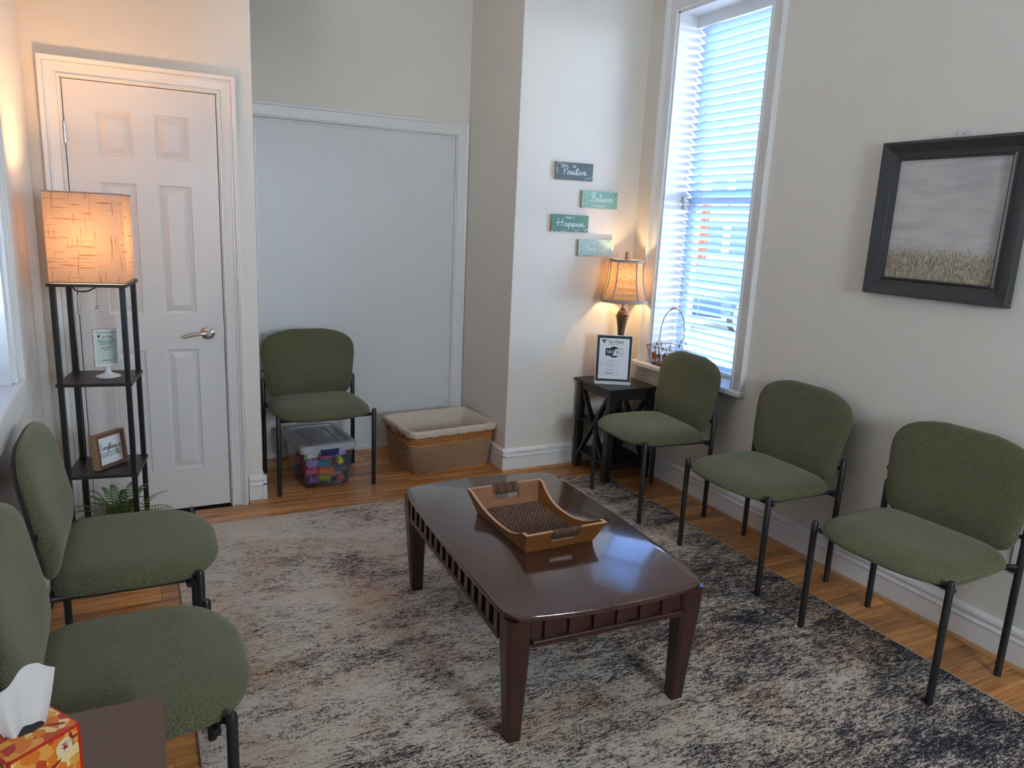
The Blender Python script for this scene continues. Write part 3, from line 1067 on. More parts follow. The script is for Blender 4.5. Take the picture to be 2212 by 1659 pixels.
b1, bH, bhw = blind('window_blind', 'white slatted blind hanging in the tall right window', 2.990, WY0 + .018, WY1 - .016, 2.715, .715, .0428, R(31), 1)
cd = MB().tube([(-.045, bhw - .015, bH - .04), (-.047, bhw - .012, 1.005)], .001, 5).tube([(-.045, bhw - .03, bH - .04), (-.047, bhw - .020, .965)], .001, 5).build('lift_cord', 'cord', b1)
for zz, yy in ((.965, bhw - .012), (.925, bhw - .020)):
    MB().lathe([(.002, .04), (.006, .034), (.008, .012), (.006, 0)], n=10).build('cord_tassel', 'tassel', cd, auto=True, loc=(-.047, yy, zz))

# ---------------- left window
win2 = struct(empty('window_2'), 'white-cased window on the left wall above the green chairs', 'window')
to_left = lambda u, v, w: (XL + w, u, v)
for sd, mb in mitre(CW, LY0, LY1, LZ0 + .029, LZ1, 'LRT').items():
    mb.map(to_left).build({'L': 'side_casing', 'R': 'side_casing', 'T': 'head_casing'}[sd], 'trim', win2)
MB().box(XL - .215, XL + .002, LY1 - .012, LY1, LZ0, LZ1).box(XL - .215, XL + .002, LY0, LY0 + .012, LZ0, LZ1).box(XL - .215, XL + .002, LY0, LY1, LZ1 - .012, LZ1).build('jamb_lining', 'trim', win2)
MB().prism([(XL + .030, LY0 - .105), (XL + .001, LY0 - .105), (XL + .001, LY0 + .012), (XL - .2, LY0 + .012), (XL - .2, LY1 - .012), (XL + .001, LY1 - .012), (XL + .001, LY1 + .105), (XL + .030, LY1 + .105)], LZ0 - .002, LZ0 + .028).build('stool', 'trim', win2, bev=.006)
MB().box(XL, XL + .018, LY0 - .09, LY1 + .092, LZ0 - .085, LZ0 - .002).box(XL + .0005, XL + .026, LY0 - .092, LY1 + .095, LZ0 - .03, LZ0 - .0025).build('apron', 'trim', win2, bev=.003)
s2 = MB()
x = XL - .18
s2.box(x - .014, x + .014, LY0 + .012, LY0 + .055, LZ0, LZ1).box(x - .014, x + .014, LY1 - .055, LY1 - .012, LZ0, LZ1)
for z in (LZ0 + .028, 1.66, LZ1 - .055):
    s2.box(x - .014, x + .014, LY0 + .05, LY1 - .05, z, z + .045)
s2.build('sash', 'trim', win2)
for z0, z1 in ((LZ0 + .07, 1.66), (1.705, LZ1 - .055)):
    MB().box(x - .002, x + .002, LY0 + .055, LY1 - .055, z0, z1).build('pane', 'glass', win2)
blind('window_blind', 'white slatted blind in the left window at the photo edge', XL - .095, LY0 + .018, LY1 - .016, LZ1 - .015, LZ0 + .032, .0428, R(42), -1)

# unseen window added behind the viewer, sized for fill light
fill_win = struct(empty('fill_window'), 'unseen added fill-light window behind the viewer', 'window')
s3 = MB()
for a, b, c, d in ((1.10, 1.13, 1.30, 2.125), (1.97, 2.00, 1.30, 2.125), (1.13, 1.97, 1.30, 1.33), (1.13, 1.97, 2.095, 2.125), (1.13, 1.97, 1.64, 1.66)):
    s3.box(a, b, YR - .08, YR - .04, c, d)
s3.build('sash', 'trim', fill_win)
for a, b in ((1.33, 1.64), (1.66, 2.095)):
    MB().box(1.13, 1.97, YR - .062, YR - .058, a, b).build('pane', 'glass', fill_win)

# ================================================================== RUG
rug = MB()
nx, ny = 60, 90


def rug_edge(yv):
    return .012 * math.exp(-((yv - 3.02) / .12) ** 2)


rx0, rx1, ry0, ry1 = RUG
cxr, cyr = (rx0 + rx1) / 2, (ry0 + ry1) / 2
top, bot = [], []
for j in range(ny + 1):
    yv = ry0 + (ry1 - ry0) * j / ny
    r_ = []
    for i in range(nx + 1):
        xv = rx0 + (rx1 - rx0) * i / nx
        q = max(0, (xv - 2.3) / .235)
        r_.append((xv - cxr + q * rug_edge(yv), yv - cyr, .008 + q * q * .010 * math.exp(-((yv - 3.02) / .10) ** 2)))
    top.append(r_)
o0 = len(rug.v)
rug.loops(top, False)
edge = [top[0][i] for i in range(nx + 1)] + [top[j][nx] for j in range(1, ny + 1)] + [top[ny][i] for i in range(nx - 1, -1, -1)] + [top[j][0] for j in range(ny - 1, 0, -1)]
rug.loops([edge, [(a, b, 0.001) for a, b, c in edge]], True, False, True)
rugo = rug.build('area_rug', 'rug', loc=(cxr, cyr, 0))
tag(rugo, 'large distressed grey, cream and charcoal area rug under the coffee table', 'rug')
MB().tube([(a, b, c - .003) for a, b, c in edge], .0042, 6, closed=True).build('edge_binding', 'binding', rugo, smooth=True)

# ================================================================== CHAIRS
def cushion(rings, segs, n, fn):
    mb = MB()
    prm = []
    for k in range(segs):
        t = 2 * PI * (k + .5) / segs
        c, s = math.cos(t), math.sin(t)
        prm.append((math.copysign(abs(c) ** (2 / n), c), math.copysign(abs(s) ** (2 / n), s)))
    rr = [1 - (1 - i / rings) ** 1.6 for i in range(1, rings + 1)]
    for side in (1, -1):
        rows = [[fn(a * r, b * r, r, side) for a, b in prm] for r in rr]
        base = len(mb.v)
        mb.loops(rows, True)
        mb.v.append(fn(0, 0, 0, side))
        c = len(mb.v) - 1
        for k in range(segs):
            mb.f.append((base + (k + 1) % segs, base + k, c))
    me = mb
    # weld the shared rim
    bm = bmesh.new()
    tmp = bpy.data.meshes.new('t')
    tmp.from_pydata(me.v, [], me.f)
    bm.from_mesh(tmp)
    bmesh.ops.remove_doubles(bm, verts=bm.verts, dist=1e-5)
    out = MB()
    bm.verts.index_update()
    out.v = [tuple(v.co) for v in bm.verts]
    out.f = [tuple(v.index for v in f.verts) for f in bm.faces]
    bm.free()
    bpy.data.meshes.remove(tmp)
    return out


def seat_fn(a, b, r, side):
    w = .267 - .008 * max(0, b) - .010 * max(0, -b - .5)
    x = a * w
    y = -.012 + b * .207
    if b < 0:
        y -= .058 * (1 - a * a) * (-b) ** 1.5
    e = max(0, 1 - r ** 7) ** .5
    if side > 0:
        z = .430 + .054 * e + .006 * b * e
        if b < -.4:
            z -= .022 * ((-b - .4) / .6) ** 2 * e
    else:
        z = .430 - .016 * e
    return (x, y, z)


def back_fn(a, b, r, side):
    h = (b + 1) / 2
    sm = max(0, min(1, (h - .12) / .68))
    sm = sm * sm * (3 - 2 * sm)
    x = a * (.251 + .025 * sm)
    z = .637 + b * .184
    if b > 0:
        z += .036 * (1 - a * a) * b - .012 * a * a * b
    yc = .190 + .052 * h ** 1.5 - .016 * a * a * (.4 + .6 * h)
    e = max(0, 1 - r ** 7) ** .5
    if side > 0:
        y = yc - .032 * e - .012 * e * math.exp(-((b + .35) / .4) ** 2)
    else:
        y = yc + .020 * e
    return (x, y, z)


LX, LYF, LYB = .265, -.205, .205


def make_chair():
    t = empty('guest_chair')
    cushion(16, 84, 5.6, seat_fn).build('seat', 'fabric', t, smooth=True)
    cushion(16, 84, 6.0, back_fn).build('backrest', 'fabric', t, smooth=True)
    cushion(6, 60, 5.0, lambda a, b, r, s: (a * .235, -.012 + b * .19 - (.045 * (1 - a * a) * (-b) ** 1.5 if b < 0 else 0), .418 + s * .010 * max(0, 1 - r ** 8) ** .5 - .004)).build('seat_pan', 'black', t, smooth=True)
    cushion(6, 60, 6.0, lambda a, b, r, s: (lambda p: (p[0] * .97, p[1] + (.004 if s > 0 else .010), .637 + (p[2] - .637) * .97))(back_fn(a, b, r, -1))).build('back_shell', 'black', t, smooth=True)
    for sx in (-1, 1):
        MB().tube([(sx * LX, LYF, 0), (sx * LX, LYF, .444)], .0125, 14, dome=True).build('leg', 'black', t, auto=True)
        MB().tube([(sx * LX, LYB, 0), (sx * LX, LYB, .30), (sx * LX, LYB + .003, .562)], .0125, 14, dome=True).build('leg', 'black', t, auto=True)
    fr = MB()
    for sx in (-1, 1):
        fr.tube([(sx * LX, LYF, .424), (sx * (LX - .030), LYF + .012, .418), (sx * (LX - .034), LYF + .05, .415), (sx * (LX - .034), LYB - .06, .415), (sx * (LX - .026), LYB - .02, .418), (sx * LX, LYB, .424)], .009, 8)
        fr.tube([(sx * LX, LYB, .53), (sx * (LX - .03), LYB + .004, .53)], .008, 8)
    fr.tube([(-LX, LYF + .03, .411), (LX, LYF + .03, .411)], .009, 8)
    fr.tube([(-LX, LYB - .02, .411), (LX, LYB - .02, .411)], .009, 8)
    fr.build('seat_frame', 'black', t, auto=True)
    MB().box(-.272, -.258, .196, .202, .612, .628).build('fabric_tag', 'black', t)
    return t


CH = [((.886, 4.156, 0), 2.2, 'olive green fabric chair standing in the alcove above the clear bin of bricks'),
      ((2.506, 3.160, 0), -90 - 4.8, 'olive green fabric chair below the window, next to the black end table'),
      ((2.508, 2.347, 0), -90 - 1.3, 'olive green fabric chair along the right wall, middle one of its row of three'),
      ((2.488, 1.570, 0), -90 + 2.0, 'olive green fabric chair standing under the dark framed painting'),
      ((-.082, 2.500, 0), 90 - 1, 'olive green fabric chair at the left wall in front of the shelf floor lamp'),
      ((-.080, 1.775, 0), 90 + 1, 'olive green fabric chair in the left foreground behind the tissue box')]
chair0 = make_chair()
for i, (loc, a, lab) in enumerate(CH):
    c = chair0 if i == 0 else copy_tree(chair0)
    c.location = loc
    # front feet of most chairs stand on the rug
    c.rotation_euler = (0, 0, R(a))
    tag(c, lab, 'chair', 'matching green guest chairs around the room')

# ================================================================== COFFEE TABLE
RZ = .0085
TB = empty('coffee_table', (1.243, 2.178, RZ), R(-2.6), 'dark mahogany coffee table with bowed top and tapered legs on the rug', 'table')
TW, TL, TH = .345, .535, .432


def top_outline(hw, hl, bow_x, bow_y, r):
    pts = []
    n = 16
    # bowed sides, rounded corners: sample superellipse-like rectangle
    base = rrect(hw, hl, r, 6)
    dens = []
    m = len(base)
    for i in range(m):
        a, b = Vector(base[i]), Vector(base[(i + 1) % m])
        k = max(1, int((b - a).length / .05))
        for j in range(k):
            dens.append(a.lerp(b, j / k))
    for p in dens:
        x = p.x + math.copysign(bow_x, p.x) * (1 - (p.y / hl) ** 2) * min(1, abs(p.x) / hw)
        y = p.y + math.copysign(bow_y, p.y) * (1 - (p.x / hw) ** 2) * min(1, abs(p.y) / hl)
        pts.append((x, y))
    return pts


def table_top_mesh():
    rows = []
    for ins, z in ((.010, -.022), (.002, -.020), (0, -.016), (0, -.008), (.002, -.003), (.006, 0)):
        rows.append([(x, y, TH + z) for x, y in top_outline(TW - ins, TL - ins, .012, .040, .055)])
    return MB().loops(rows, True, True, True)


table_top_mesh().build('table_top', 'tabletop', TB, auto=True)
lx, ly = .303, .497
for sx in (-1, 1):
    for sy in (-1, 1):
        mb = MB()
        rows = []
        for z, h, ch in ((0, .023, .006), (.10, .0275, .008), (.22, .033, .010), (.33, .038, .011), (TH - .022, .040, .012)):
            cx_, cy_ = sx * (lx - (.040 - h) * .45), sy * (ly - (.040 - h) * .45)
            rows.append([(cx_ + p, cy_ + q, z) for p, q in ((h - ch, -h), (h, -h + ch), (h, h - ch), (h - ch, h), (-h + ch, h), (-h, h - ch), (-h, -h + ch), (-h + ch, -h))])
        mb.loops(rows, True, True, True).build('leg', 'tablewood', TB)
for axis in ('x', 'y'):
    for s in (-1, 1):
        if axis == 'y':   # long side, runs along y
            ap = MB().box(s * .318 - .008, s * .318 + .008, -ly + .03, ly - .03, .335, TH - .022).build('apron', 'tablewood', TB)
            MB().box(s * .326 - .016, s * .326 + .016, -ly + .04, ly - .04, .318, .338).build('rail', 'tablewood', TB, bev=.004)
            n = 15
            me = MB().box(-.010, .010, -.013, .013, -.036, .036).mesh('apron_block')
            me.materials.append(M['tablewood'])
            for k in range(n):
                o = bpy.data.objects.new('apron_block', me)
                o.location = (s * .330, -.435 + .87 * k / (n - 1), .374)
                o.parent = ap
                COL.objects.link(o)
        else:
            ap = MB().box(-lx + .03, lx - .03, s * .512 - .008, s * .512 + .008, .335, TH - .022).build('apron', 'tablewood', TB)
            MB().box(-lx + .04, lx - .04, s * .520 - .016, s * .520 + .016, .318, .338).build('rail', 'tablewood', TB, bev=.004)
            n = 6
            me = MB().box(-.020, .020, -.008, .008, -.036, .036).mesh('apron_block')
            me.materials.append(M['tablewood'])
            for k in range(n):
                o = bpy.data.objects.new('apron_block', me)
                o.location = (-.205 + .41 * k / (n - 1), s * .522, .374)
                o.parent = ap
                COL.objects.link(o)

# ================================================================== SERVING TRAY
TZ = RZ + TH + .001
tray = empty('serving_tray', (1.238, 2.196, TZ), R(1.2), 'honey wooden serving tray with woven mat and wrapped handles on the coffee table', 'tray')
bw, bl, tw, tl, th = .135, .190, .160, .236, .082     # bottom / top half sizes, height
MB().box(-bw, bw, -bl, bl, 0, .008).build('base', 'traywood', tray)
T = .011


def wall_pt(s, side, h, inner):
    """point on a flared wall. side x: long walls; side y: end walls; s in -1..1 along wall"""
    q = h / th
    ax = bw + (tw - bw) * q - (T if inner else 0)
    ay = bl + (tl - bl) * q - (T if inner else 0)
    return ax, ay


for s in (-1, 1):
    rows_o, rows_i = [], []
    N = 28
    for k in range(N + 1):
        u = -1 + 2 * k / N
        # scooped top edge of long side
        au = abs(u)
        if au > .86:
            hh = th
        else:
            q = au / .86
            hh = .030 + (th - .030) * (q ** 2.6) * (1 - .12 * math.sin(PI * q))
        pts = []
        for h, inn in ((0, False), (hh, False), (hh, True), (0, True)):
            ax, ay = wall_pt(0, 'x', h, inn)
            ao = bl + (tl - bl) * (h / th)
            pts.append((s * ax, u * ao, h + .0))
        rows_o.append(pts)
    MB().loops(rows_o, True, True, True).build('long_side', 'traywood', tray, auto=True)
    # pale rim strip on the scooped edge
    rim = []
    for p in rows_o:
        a, b = Vector(p[1]), Vector(p[2])
        d = Vector((0, 0, .0012))
        rim.append([a + d * .1, b + d * .1, b + d, a + d])
    MB().loops(rim, True, True, True).build('pale_rim', 'traylight', tray)
    # end wall with a slotted hand hole: built from strips around the slot
    hole_w, hz0, hz1 = .052, .034, .056
    e = MB()

    def end_pt(x, h, inn):
        q = h / th
        ay = bl + (tl - bl) * q - (T if inn else 0)
        hx = (bw + (tw - bw) * q) - T
        return (max(-hx, min(hx, x)) if abs(x) < 1 else math.copysign(hx, x), s * ay, h)

    def patch(x0, x1, h0, h1):
        vs_ = [end_pt(a, b, i) for i in (False, True) for a, b in ((x0, h0), (x1, h0), (x1, h1), (x0, h1))]
        e.add(vs_, [(0, 1, 2, 3), (7, 6, 5, 4), (0, 4, 5, 1), (1, 5, 6, 2), (2, 6, 7, 3), (3, 7, 4, 0)])
    rr_ = (hz1 - hz0) / 2
    # column slices across the slot, with rounded slot ends
    xs7 = [-9] + [-hole_w + rr_ - rr_ * math.cos(R(t)) for t in range(0, 91, 15)] + [hole_w - rr_ + rr_ * math.sin(R(t)) for t in range(0, 91, 15)] + [9]
    for a, b in zip(xs7[:-1], xs7[1:]):
        if a == -9 or b == 9:
            patch(a, b, 0, th)
        else:
            mid = (a + b) / 2
            dx = max(0, abs(mid) - (hole_w - rr_))
            dh = math.sqrt(max(0, rr_ * rr_ - dx * dx))
            c = (hz0 + hz1) / 2
            patch(a, b, 0, c - dh)
            patch(a, b, c + dh, th)
    e.build('end_wall', 'traywood', tray)
    # pale rim on end wall left and right of the wrap
    for x0, x1 in ((-9, -.056), (.056, 9)):
        p = [Vector(end_pt(x0, th, False)), Vector(end_pt(x1, th, False)), Vector(end_pt(x1, th, True)), Vector(end_pt(x0, th, True))]
        d = Vector((0, 0, .0012))
        MB().hexa([q + d * .1 for q in p], [q + d for q in p]).build('pale_rim', 'traylight', tray)
    # rope wrap round the grip
    wr = MB()
    for k in range(22):
        x = -.053 + .106 * k / 21
        loop = []
        for j in range(10):
            a = 2 * PI * j / 10
            hcen = (hz1 + th) / 2
            q = hcen + math.sin(a) * ((th - hz1) / 2 + .0035)
            ay = bl + (tl - bl) * (q / th) - T / 2
            loop.append((x + .002 * math.sin(a + k), s * (ay + math.cos(a) * (T / 2 + .004)), q))
        wr.tube(loop, .0028, 5, closed=True)
    wr.build('rope_wrap', 'rope', tray, smooth=True)
# woven mat lying in the tray: rope rows
mat_mb = MB()
nr = 34
for k in range(nr):
    yy = -.168 + .336 * k / (nr - 1)
    pts = []
    for j in range(61):
        x = -.112 + .224 * j / 60
        pts.append((x, yy + .0012 * math.sin(j * 2.1 + k), .0125 + .0028 * math.sin(j * PI / 2.0 + (k % 2) * PI)))
    mat_mb.tube(pts, .0044, 5)
mat_o = mat_mb.build('woven_mat', 'rope', tray, smooth=True)
mat_o['kind'] = 'stuff'

# ================================================================== BLACK END TABLE BY THE WINDOW
ET = empty('end_table', (2.608, 3.678, .0085), R(0), 'black wooden end table with X-shaped sides in the corner under the lamp', 'table')
ex, ey, eh = .178, .196, .578
MB().box(-ex, ex, -ey, ey, eh - .018, eh).build('table_top', 'blackwood', ET, bev=.002)
for sx in (-1, 1):
    for sy in (-1, 1):
        MB().box(sx * (ex - .036) - .021, sx * (ex - .036) + .021, sy * (ey - .030) - .021, sy * (ey - .030) + .021, 0, eh - .018).build('leg', 'blackwood', ET, bev=.001)
ap = MB()
for s in (-1, 1):
    ap.box(-ex + .057, ex - .057, s * (ey - .025) - .008, s * (ey - .025) + .008, eh - .075, eh - .018)
    ap.box(s * (ex - .03) - .008, s * (ex - .03) + .008, -ey + .05, ey - .05, eh - .062, eh - .018)
ap.build('apron', 'blackwood', ET)
for z in (.115, .325):
    MB().box(-ex + .02, ex - .02, -ey + .015, ey - .015, z - .014, z).build('shelf', 'blackwood', ET)
    for s in (-1, 1):
        MB().box(-ex + .057, ex - .057, s * (ey - .022) - .006, s * (ey - .022) + .006, z - .045, z - .014).build('shelf_rail', 'blackwood', ET)
for s in (-1, 1):
    x = s * (ex - .034)
    for d in (1, -1):
        MB().bar((x + .006 * d, -d * (ey - .05), .08), (x + .006 * d, d * (ey - .05), eh - .065), .018, .030, (1, 0, 0)).build('cross_brace', 'blackwood', ET)

ETZ = .0085 + eh
# ---------------- wifi sign in acrylic stand
WS = empty('sign_holder', (2.553, 3.640, ETZ + .0005), R(-28.4), 'clear acrylic stand with a black-framed Wi-Fi notice on the end table', 'sign')
sw, sh = .108, .285
MB().box(-sw - .002, sw + .002, -.030, .034, 0, .012).build('foot', 'acrylic', WS, bev=.002)
tl_ = R(-7)


def lean(mb, y0=0.0, z0=.010):
    c, s = math.cos(tl_), math.sin(tl_)
    return mb.map(lambda x, y, z: (x, y0 + (y * c - (z) * s), z0 + (y * s + z * c)))


pr = empty('x')
bpy.data.objects.remove(pr)


def upright(mb):
    """print plane (x, y, lift) -> (x, -lift, y)"""
    return mb.map(lambda x, y, z: (x, -z, y))


lean(MB().box(-sw, sw, -.003, .003, 0, sh)).build('acrylic_sheet', 'acrylic', WS)
post = lean(upright(MB().add([(-sw + .003, .004, .0034), (sw - .003, .004, .0034), (sw - .003, sh - .004, .0034), (-sw + .003, sh - .004, .0034)], [(0, 1, 2, 3)]))).build('black_border', 'ink', WS)
pp = MB()
rect(pp, -sw + .018, sw - .018, .018, sh - .020, .0037)
lean(upright(pp)).build('paper', 'paper', WS)
tx = letters('ViewPoint', SERIF, .098, .0125, .0024, -.043, .236, .0041, False)
# triangle eye logo
lg = MB()
for k in range(3):
    a, b = (-.078 + .003 * k, .257 - .004 * k), (-.050 - .003 * k, .257 - .004 * k)
lg.add([(-.078, .257, .0041), (-.070, .257, .0041), (-.062, .236, .0041), (-.064, .232, .0041)], [(0, 1, 2, 3)])
lg.add([(-.050, .257, .0041), (-.058, .257, .0041), (-.062, .240, .0041), (-.060, .234, .0041)], [(3, 2, 1, 0)])
ellipse(lg, -.064, .250, .0045, .0055, 0, .0042)
tx.v, tx.f = tx.v, tx.f
off = len(tx.v)
tx.add(lg.v, lg.f)
ft = font_mesh('Psychological Services', .0075, -.038, .227, .0041)
tx.add(ft.v, ft.f)
lean(upright(tx)).build('heading', 'ink', WS)
wf = MB()
ellipse(wf, 0, .182, .034, .034, 0, .0041, 28)
base = rrect(.052, .023, .007, 4)
wf.add([(x, y + .182, .0043) for x, y in base], [tuple(range(len(base)))])
lean(upright(wf)).build('wifi_badge', 'ink', WS)
wl = MB()
fi = [(.050, .160), (.050, .198), (.047, .202), (.012, .202), (.004, .197), (.001, .185), (-.003, .170), (-.010, .162), (-.006, .1605)]
wl.add([(x, y, .0046) for x, y in fi], [tuple(range(len(fi)))])
f1 = font_mesh('Wi', .034, -.045, .171, .0046)
wl.add(f1.v, f1.f)
lean(upright(wl)).build('wifi_lettering', 'paper', WS)
f2 = font_mesh('Fi', .032, .013, .170, .0049)
lean(upright(f2)).build('wifi_lettering', 'ink', WS)
tt = MB()
for body, yy, xx in (('NETWORK', .126, -.042), ('VPS Guest', .1035, -.042), ('PASSWORD', .072, -.042)):
    f = font_mesh(body, .0088, xx, yy, .0041)
    tt.add(f.v, f.f)
for yy in (.1065, .051):
    oo = [Vector((x - .026, y + yy)) for x, y in rrect(.054, .0095, .007, 3)]
    ribbon(tt, oo + [oo[0]], .0011, .0041)
rect(tt, -.048, -.004, .049, .053, .0041)
lean(upright(tt)).build('small_print', 'ink_grey', WS)

# ---------------- table lamp
TLp = empty('table_lamp', (2.662, 3.742, ETZ + .0005), R(-30), 'small bronze table lamp with a lit bell-shaped patterned shade on the end table', 'lamp')
MB().lathe([(.070, 0), (.072, .006), (.072, .022), (.066, .028), (.060, .030), (.058, .038), (.045, .046), (.034, .054), (.024, .060)], n=32).build('base', 'bronze', TLp, auto=True)
fl = lambda i, a: 1 + .10 * abs(math.cos(4 * a)) if 2 < i < 14 else 1
MB().lathe([(.018, .058), (.022, .066), (.014, .076), (.012, .09), (.012, .12), (.013, .17), (.015, .22), (.017, .27), (.020, .31), (.025, .345), (.030, .375), (.033, .392), (.030, .402)], n=48, flute=fl).build('column', 'bronze', TLp, auto=True)
pet = MB()
for k in range(8):
    a = 2 * PI * k / 8
    c, s = math.cos(a), math.sin(a)
    rows = []
    for q, rr_, ww in ((.36, .029, .004), (.385, .034, .011), (.400, .039, .010), (.408, .045, .003)):
        rows.append([(rr_ * c - ww * s, rr_ * s + ww * c, q), (rr_ * c + ww * s, rr_ * s - ww * c, q), ((rr_ - .004) * c + ww * s, (rr_ - .004) * s - ww * c, q), ((rr_ - .004) * c - ww * s, (rr_ - .004) * s + ww * c, q)])
    pet.loops(rows, True, True, True)
pet.build('petal_collar', 'bronze_l', TLp)
MB().lathe([(.026, .398), (.031, .410), (.032, .420), (.026, .432), (.014, .438), (.018, .443), (.018, .447), (.010, .451), (.009, .458), (.009, .54), (.016, .545), (.016, .585), (.004, .59), (.003, .742)], n=24).build('neck', 'bronze_l', TLp, auto=True)
SZ0, SZ1 = .492, .742      # shade bottom and top above table


def cutsq(h, c):
    return [(h, -h + c), (h, h - c), (h - c, h), (-h + c, h), (-h, h - c), (-h, -h + c), (-h + c, -h), (h - c, -h)]


def shade_h(q):
    return .135 - .040 * q - .014 * math.sin(PI * q) * (1 - .25 * q)


sh_mb = MB()
rows = [[(x, y, SZ0 + (SZ1 - SZ0) * q) for x, y in cutsq(shade_h(q), shade_h(q) * .42)] for q in [k / 10 for k in range(11)]]
sh_o = None
sh_o = MB().loops(rows, True).build('lamp_shade', 'shade_pattern', TLp)
# trims: ribs on the eight edges, bands at top and bottom
tm = MB()
for k in range(8):
    tm.tube([(r_[k][0] * 1.004, r_[k][1] * 1.004, r_[k][2]) for r_ in rows], .0042, 6)
for q, rr_ in ((0, .006), (1, .006)):
    lp = cutsq(shade_h(q), shade_h(q) * .42)
    z = SZ0 + (SZ1 - SZ0) * q
    for dz in (0, .008 if q == 0 else -.008):
        tm.tube([(x, y, z + dz) for x, y in lp], rr_, 6, closed=True)
tm.build('shade_trim', 'shade_trim', sh_o, smooth=True)
MB().lathe([(.004, .742), (.014, .745), (.011, .752), (.009, .770), (.010, .786), (.006, .790)], n=14).build('finial', 'bronze_l', TLp, auto=True)
sp = MB()
for k in range(3):
    a = 2 * PI * k / 3 + .4
    sp.tube([(0, 0, .738), (.09 * math.cos(a), .09 * math.sin(a), .738)], .0014, 5)
sp.build('shade_spider', 'bronze', TLp)


def bulb(parent, loc, power, col, rad):
    l = bpy.data.lights.new('bulb', 'POINT')
    l.energy = power
    l.color = col
    l.shadow_soft_size = rad
    o = bpy.data.objects.new('bulb', l)
    o.location = loc
    o.parent = parent
    COL.objects.link(o)


bulb(TLp, (0, .022, .63), 3.4, (1.0, .66, .33), .022)
MB().tube(catmull([(.0, .06, .012), (.05, .12, .004), (.10, .150, .003), (.145, .17, -.03), (.150, .175, -.20), (.145, .17, -.42), (.15, .13, -.52), (.16, .08, -.565)], 6), .0026, 6).build('power_cord', 'black', TLp, smooth=True)

# ---------------- wire basket on the window stool
WB = empty('wire_basket', (2.866, 3.500, .7065), R(0), 'rusty wire basket with metal leaves and arched handle on the window sill', 'basket')
wa, wb_, wz = .092, .121, .118
ba, bb = .066, .092
rim = MB()
for (a, b, z, r_) in ((wa, wb_, wz, .0018), (ba, bb, .012, .0022), (ba, bb, .002, .0022)):
    rim.tube([(a, -b, z), (a, b, z), (-a, b, z), (-a, -b, z)], r_, 6, closed=True)
for sx in (-1, 1):
    for sy in (-1, 0, 1):
        rim.tube([(sx * ba, sy * bb, .002), (sx * wa, sy * wb_, wz)], .0016, 6)
for sy in (-1, 1):
    rim.tube([(0, sy * bb, .002), (0, sy * wb_, wz)], .0016, 6)
rim.build('frame', 'wire', WB, smooth=True)
rw = random.Random(3)
web = MB()
for sx in (-1, 1):
    for k in range(15):
        a = rw.uniform(-1, 1)
        p0 = Vector((sx * ba, a * bb, .004))
        b_ = max(-1, min(1, a + rw.uniform(-.6, .6)))
        p1 = Vector((sx * wa, b_ * wb_, wz))
        m_ = p0.lerp(p1, .5) + Vector((0, rw.uniform(-.02, .02), 0))
        web.tube(catmull([p0, m_, p1], 4), .0006, 4)
for sy in (-1, 1):
    for k in range(11):
        a = rw.uniform(-1, 1)
        p0 = Vector((a * ba, sy * bb, .004))
        b_ = max(-1, min(1, a + rw.uniform(-.7, .7)))
        p1 = Vector((b_ * wa, sy * wb_, wz))
        m_ = p0.lerp(p1, .5) + Vector((rw.uniform(-.02, .02), 0, 0))
        web.tube(catmull([p0, m_, p1], 4), .0006, 4)
web.build('wire_mesh', 'wire', WB, smooth=True)
zz = MB()
for sx in (-1, 1):
    zz.tube([(sx * ba, -bb + 2 * bb * k / 16, .002 if k % 2 else .012) for k in range(17)], .0011, 5)
for sy in (-1, 1):
    zz.tube([(-ba + 2 * ba * k / 10, sy * bb, .002 if k % 2 else .012) for k in range(11)], .0011, 5)
zz.build('zigzag_base', 'wire', WB, smooth=True)
fb = MB()
for k in range(15):
    yv = -bb + 2 * bb * (k + .5) / 15
    fb.tube([(-ba + 2 * ba * j / 12, yv, .008 + .002 * (1 if (j + k) % 2 else -1)) for j in range(13)], .0034, 5)
fb.build('woven_bottom', 'wicker', WB, smooth=True)
sc_ = MB()


def spiral(cx_, sx, z0, flip, rad=.013):
    pts = []
    for k in range(22):
        t = k / 21
        a = -PI / 2 + flip * t * 2.4 * 2 * PI * .8
        rr2 = rad * (1 - .80 * t)
        pts.append((sx, cx_ + flip * 0 + rr2 * math.cos(a), z0 + rad + rr2 * math.sin(a)))
    return pts


for sx in (-1, 1):
    for cy_, z0, fl_ in ((-.040, wz - .014, 1), (.040, wz - .014, -1), (-.013, wz + .010, -1), (.013, wz + .010, 1)):
        sc_.tube(spiral(cy_, sx * wa, z0, fl_), .0011, 5)
    for s in (-1, 1):
        sc_.tube(catmull([(sx * wa, s * .040, wz - .014), (sx * wa, s * .028, wz + .006), (sx * wa, s * .026, wz + .028), (sx * wa, s * .010, wz + .040), (sx * wa, 0, wz + .046)], 4), .0012, 5)
sc_.build('scrollwork', 'wire', WB, smooth=True)
hp = []
for k in range(25):
    a = PI * k / 24
    hp.append((wa * math.cos(a), 0, wz + .040 + .195 * math.sin(a) ** .75))
MB().tube(hp, .0022, 8).build('arched_handle', 'wire', WB, smooth=True)
MB().tube([(hp[k][0], 0, hp[k][2]) for k in range(9, 16)], [.003, .0052, .0062, .0064, .0062, .0052, .003], 8).build('handle_grip', 'bronze_l', WB, smooth=True)


def leaf_outline(s):
    pts = []
    for k in range(30):
        a = 2 * PI * k / 30
        rr2 = s * (.62 + .38 * abs(math.cos(2.5 * (a - PI / 2)))) * (1 + .10 * math.cos(9 * a))
        pts.append((rr2 * math.cos(a), rr2 * math.sin(a)))
    return pts


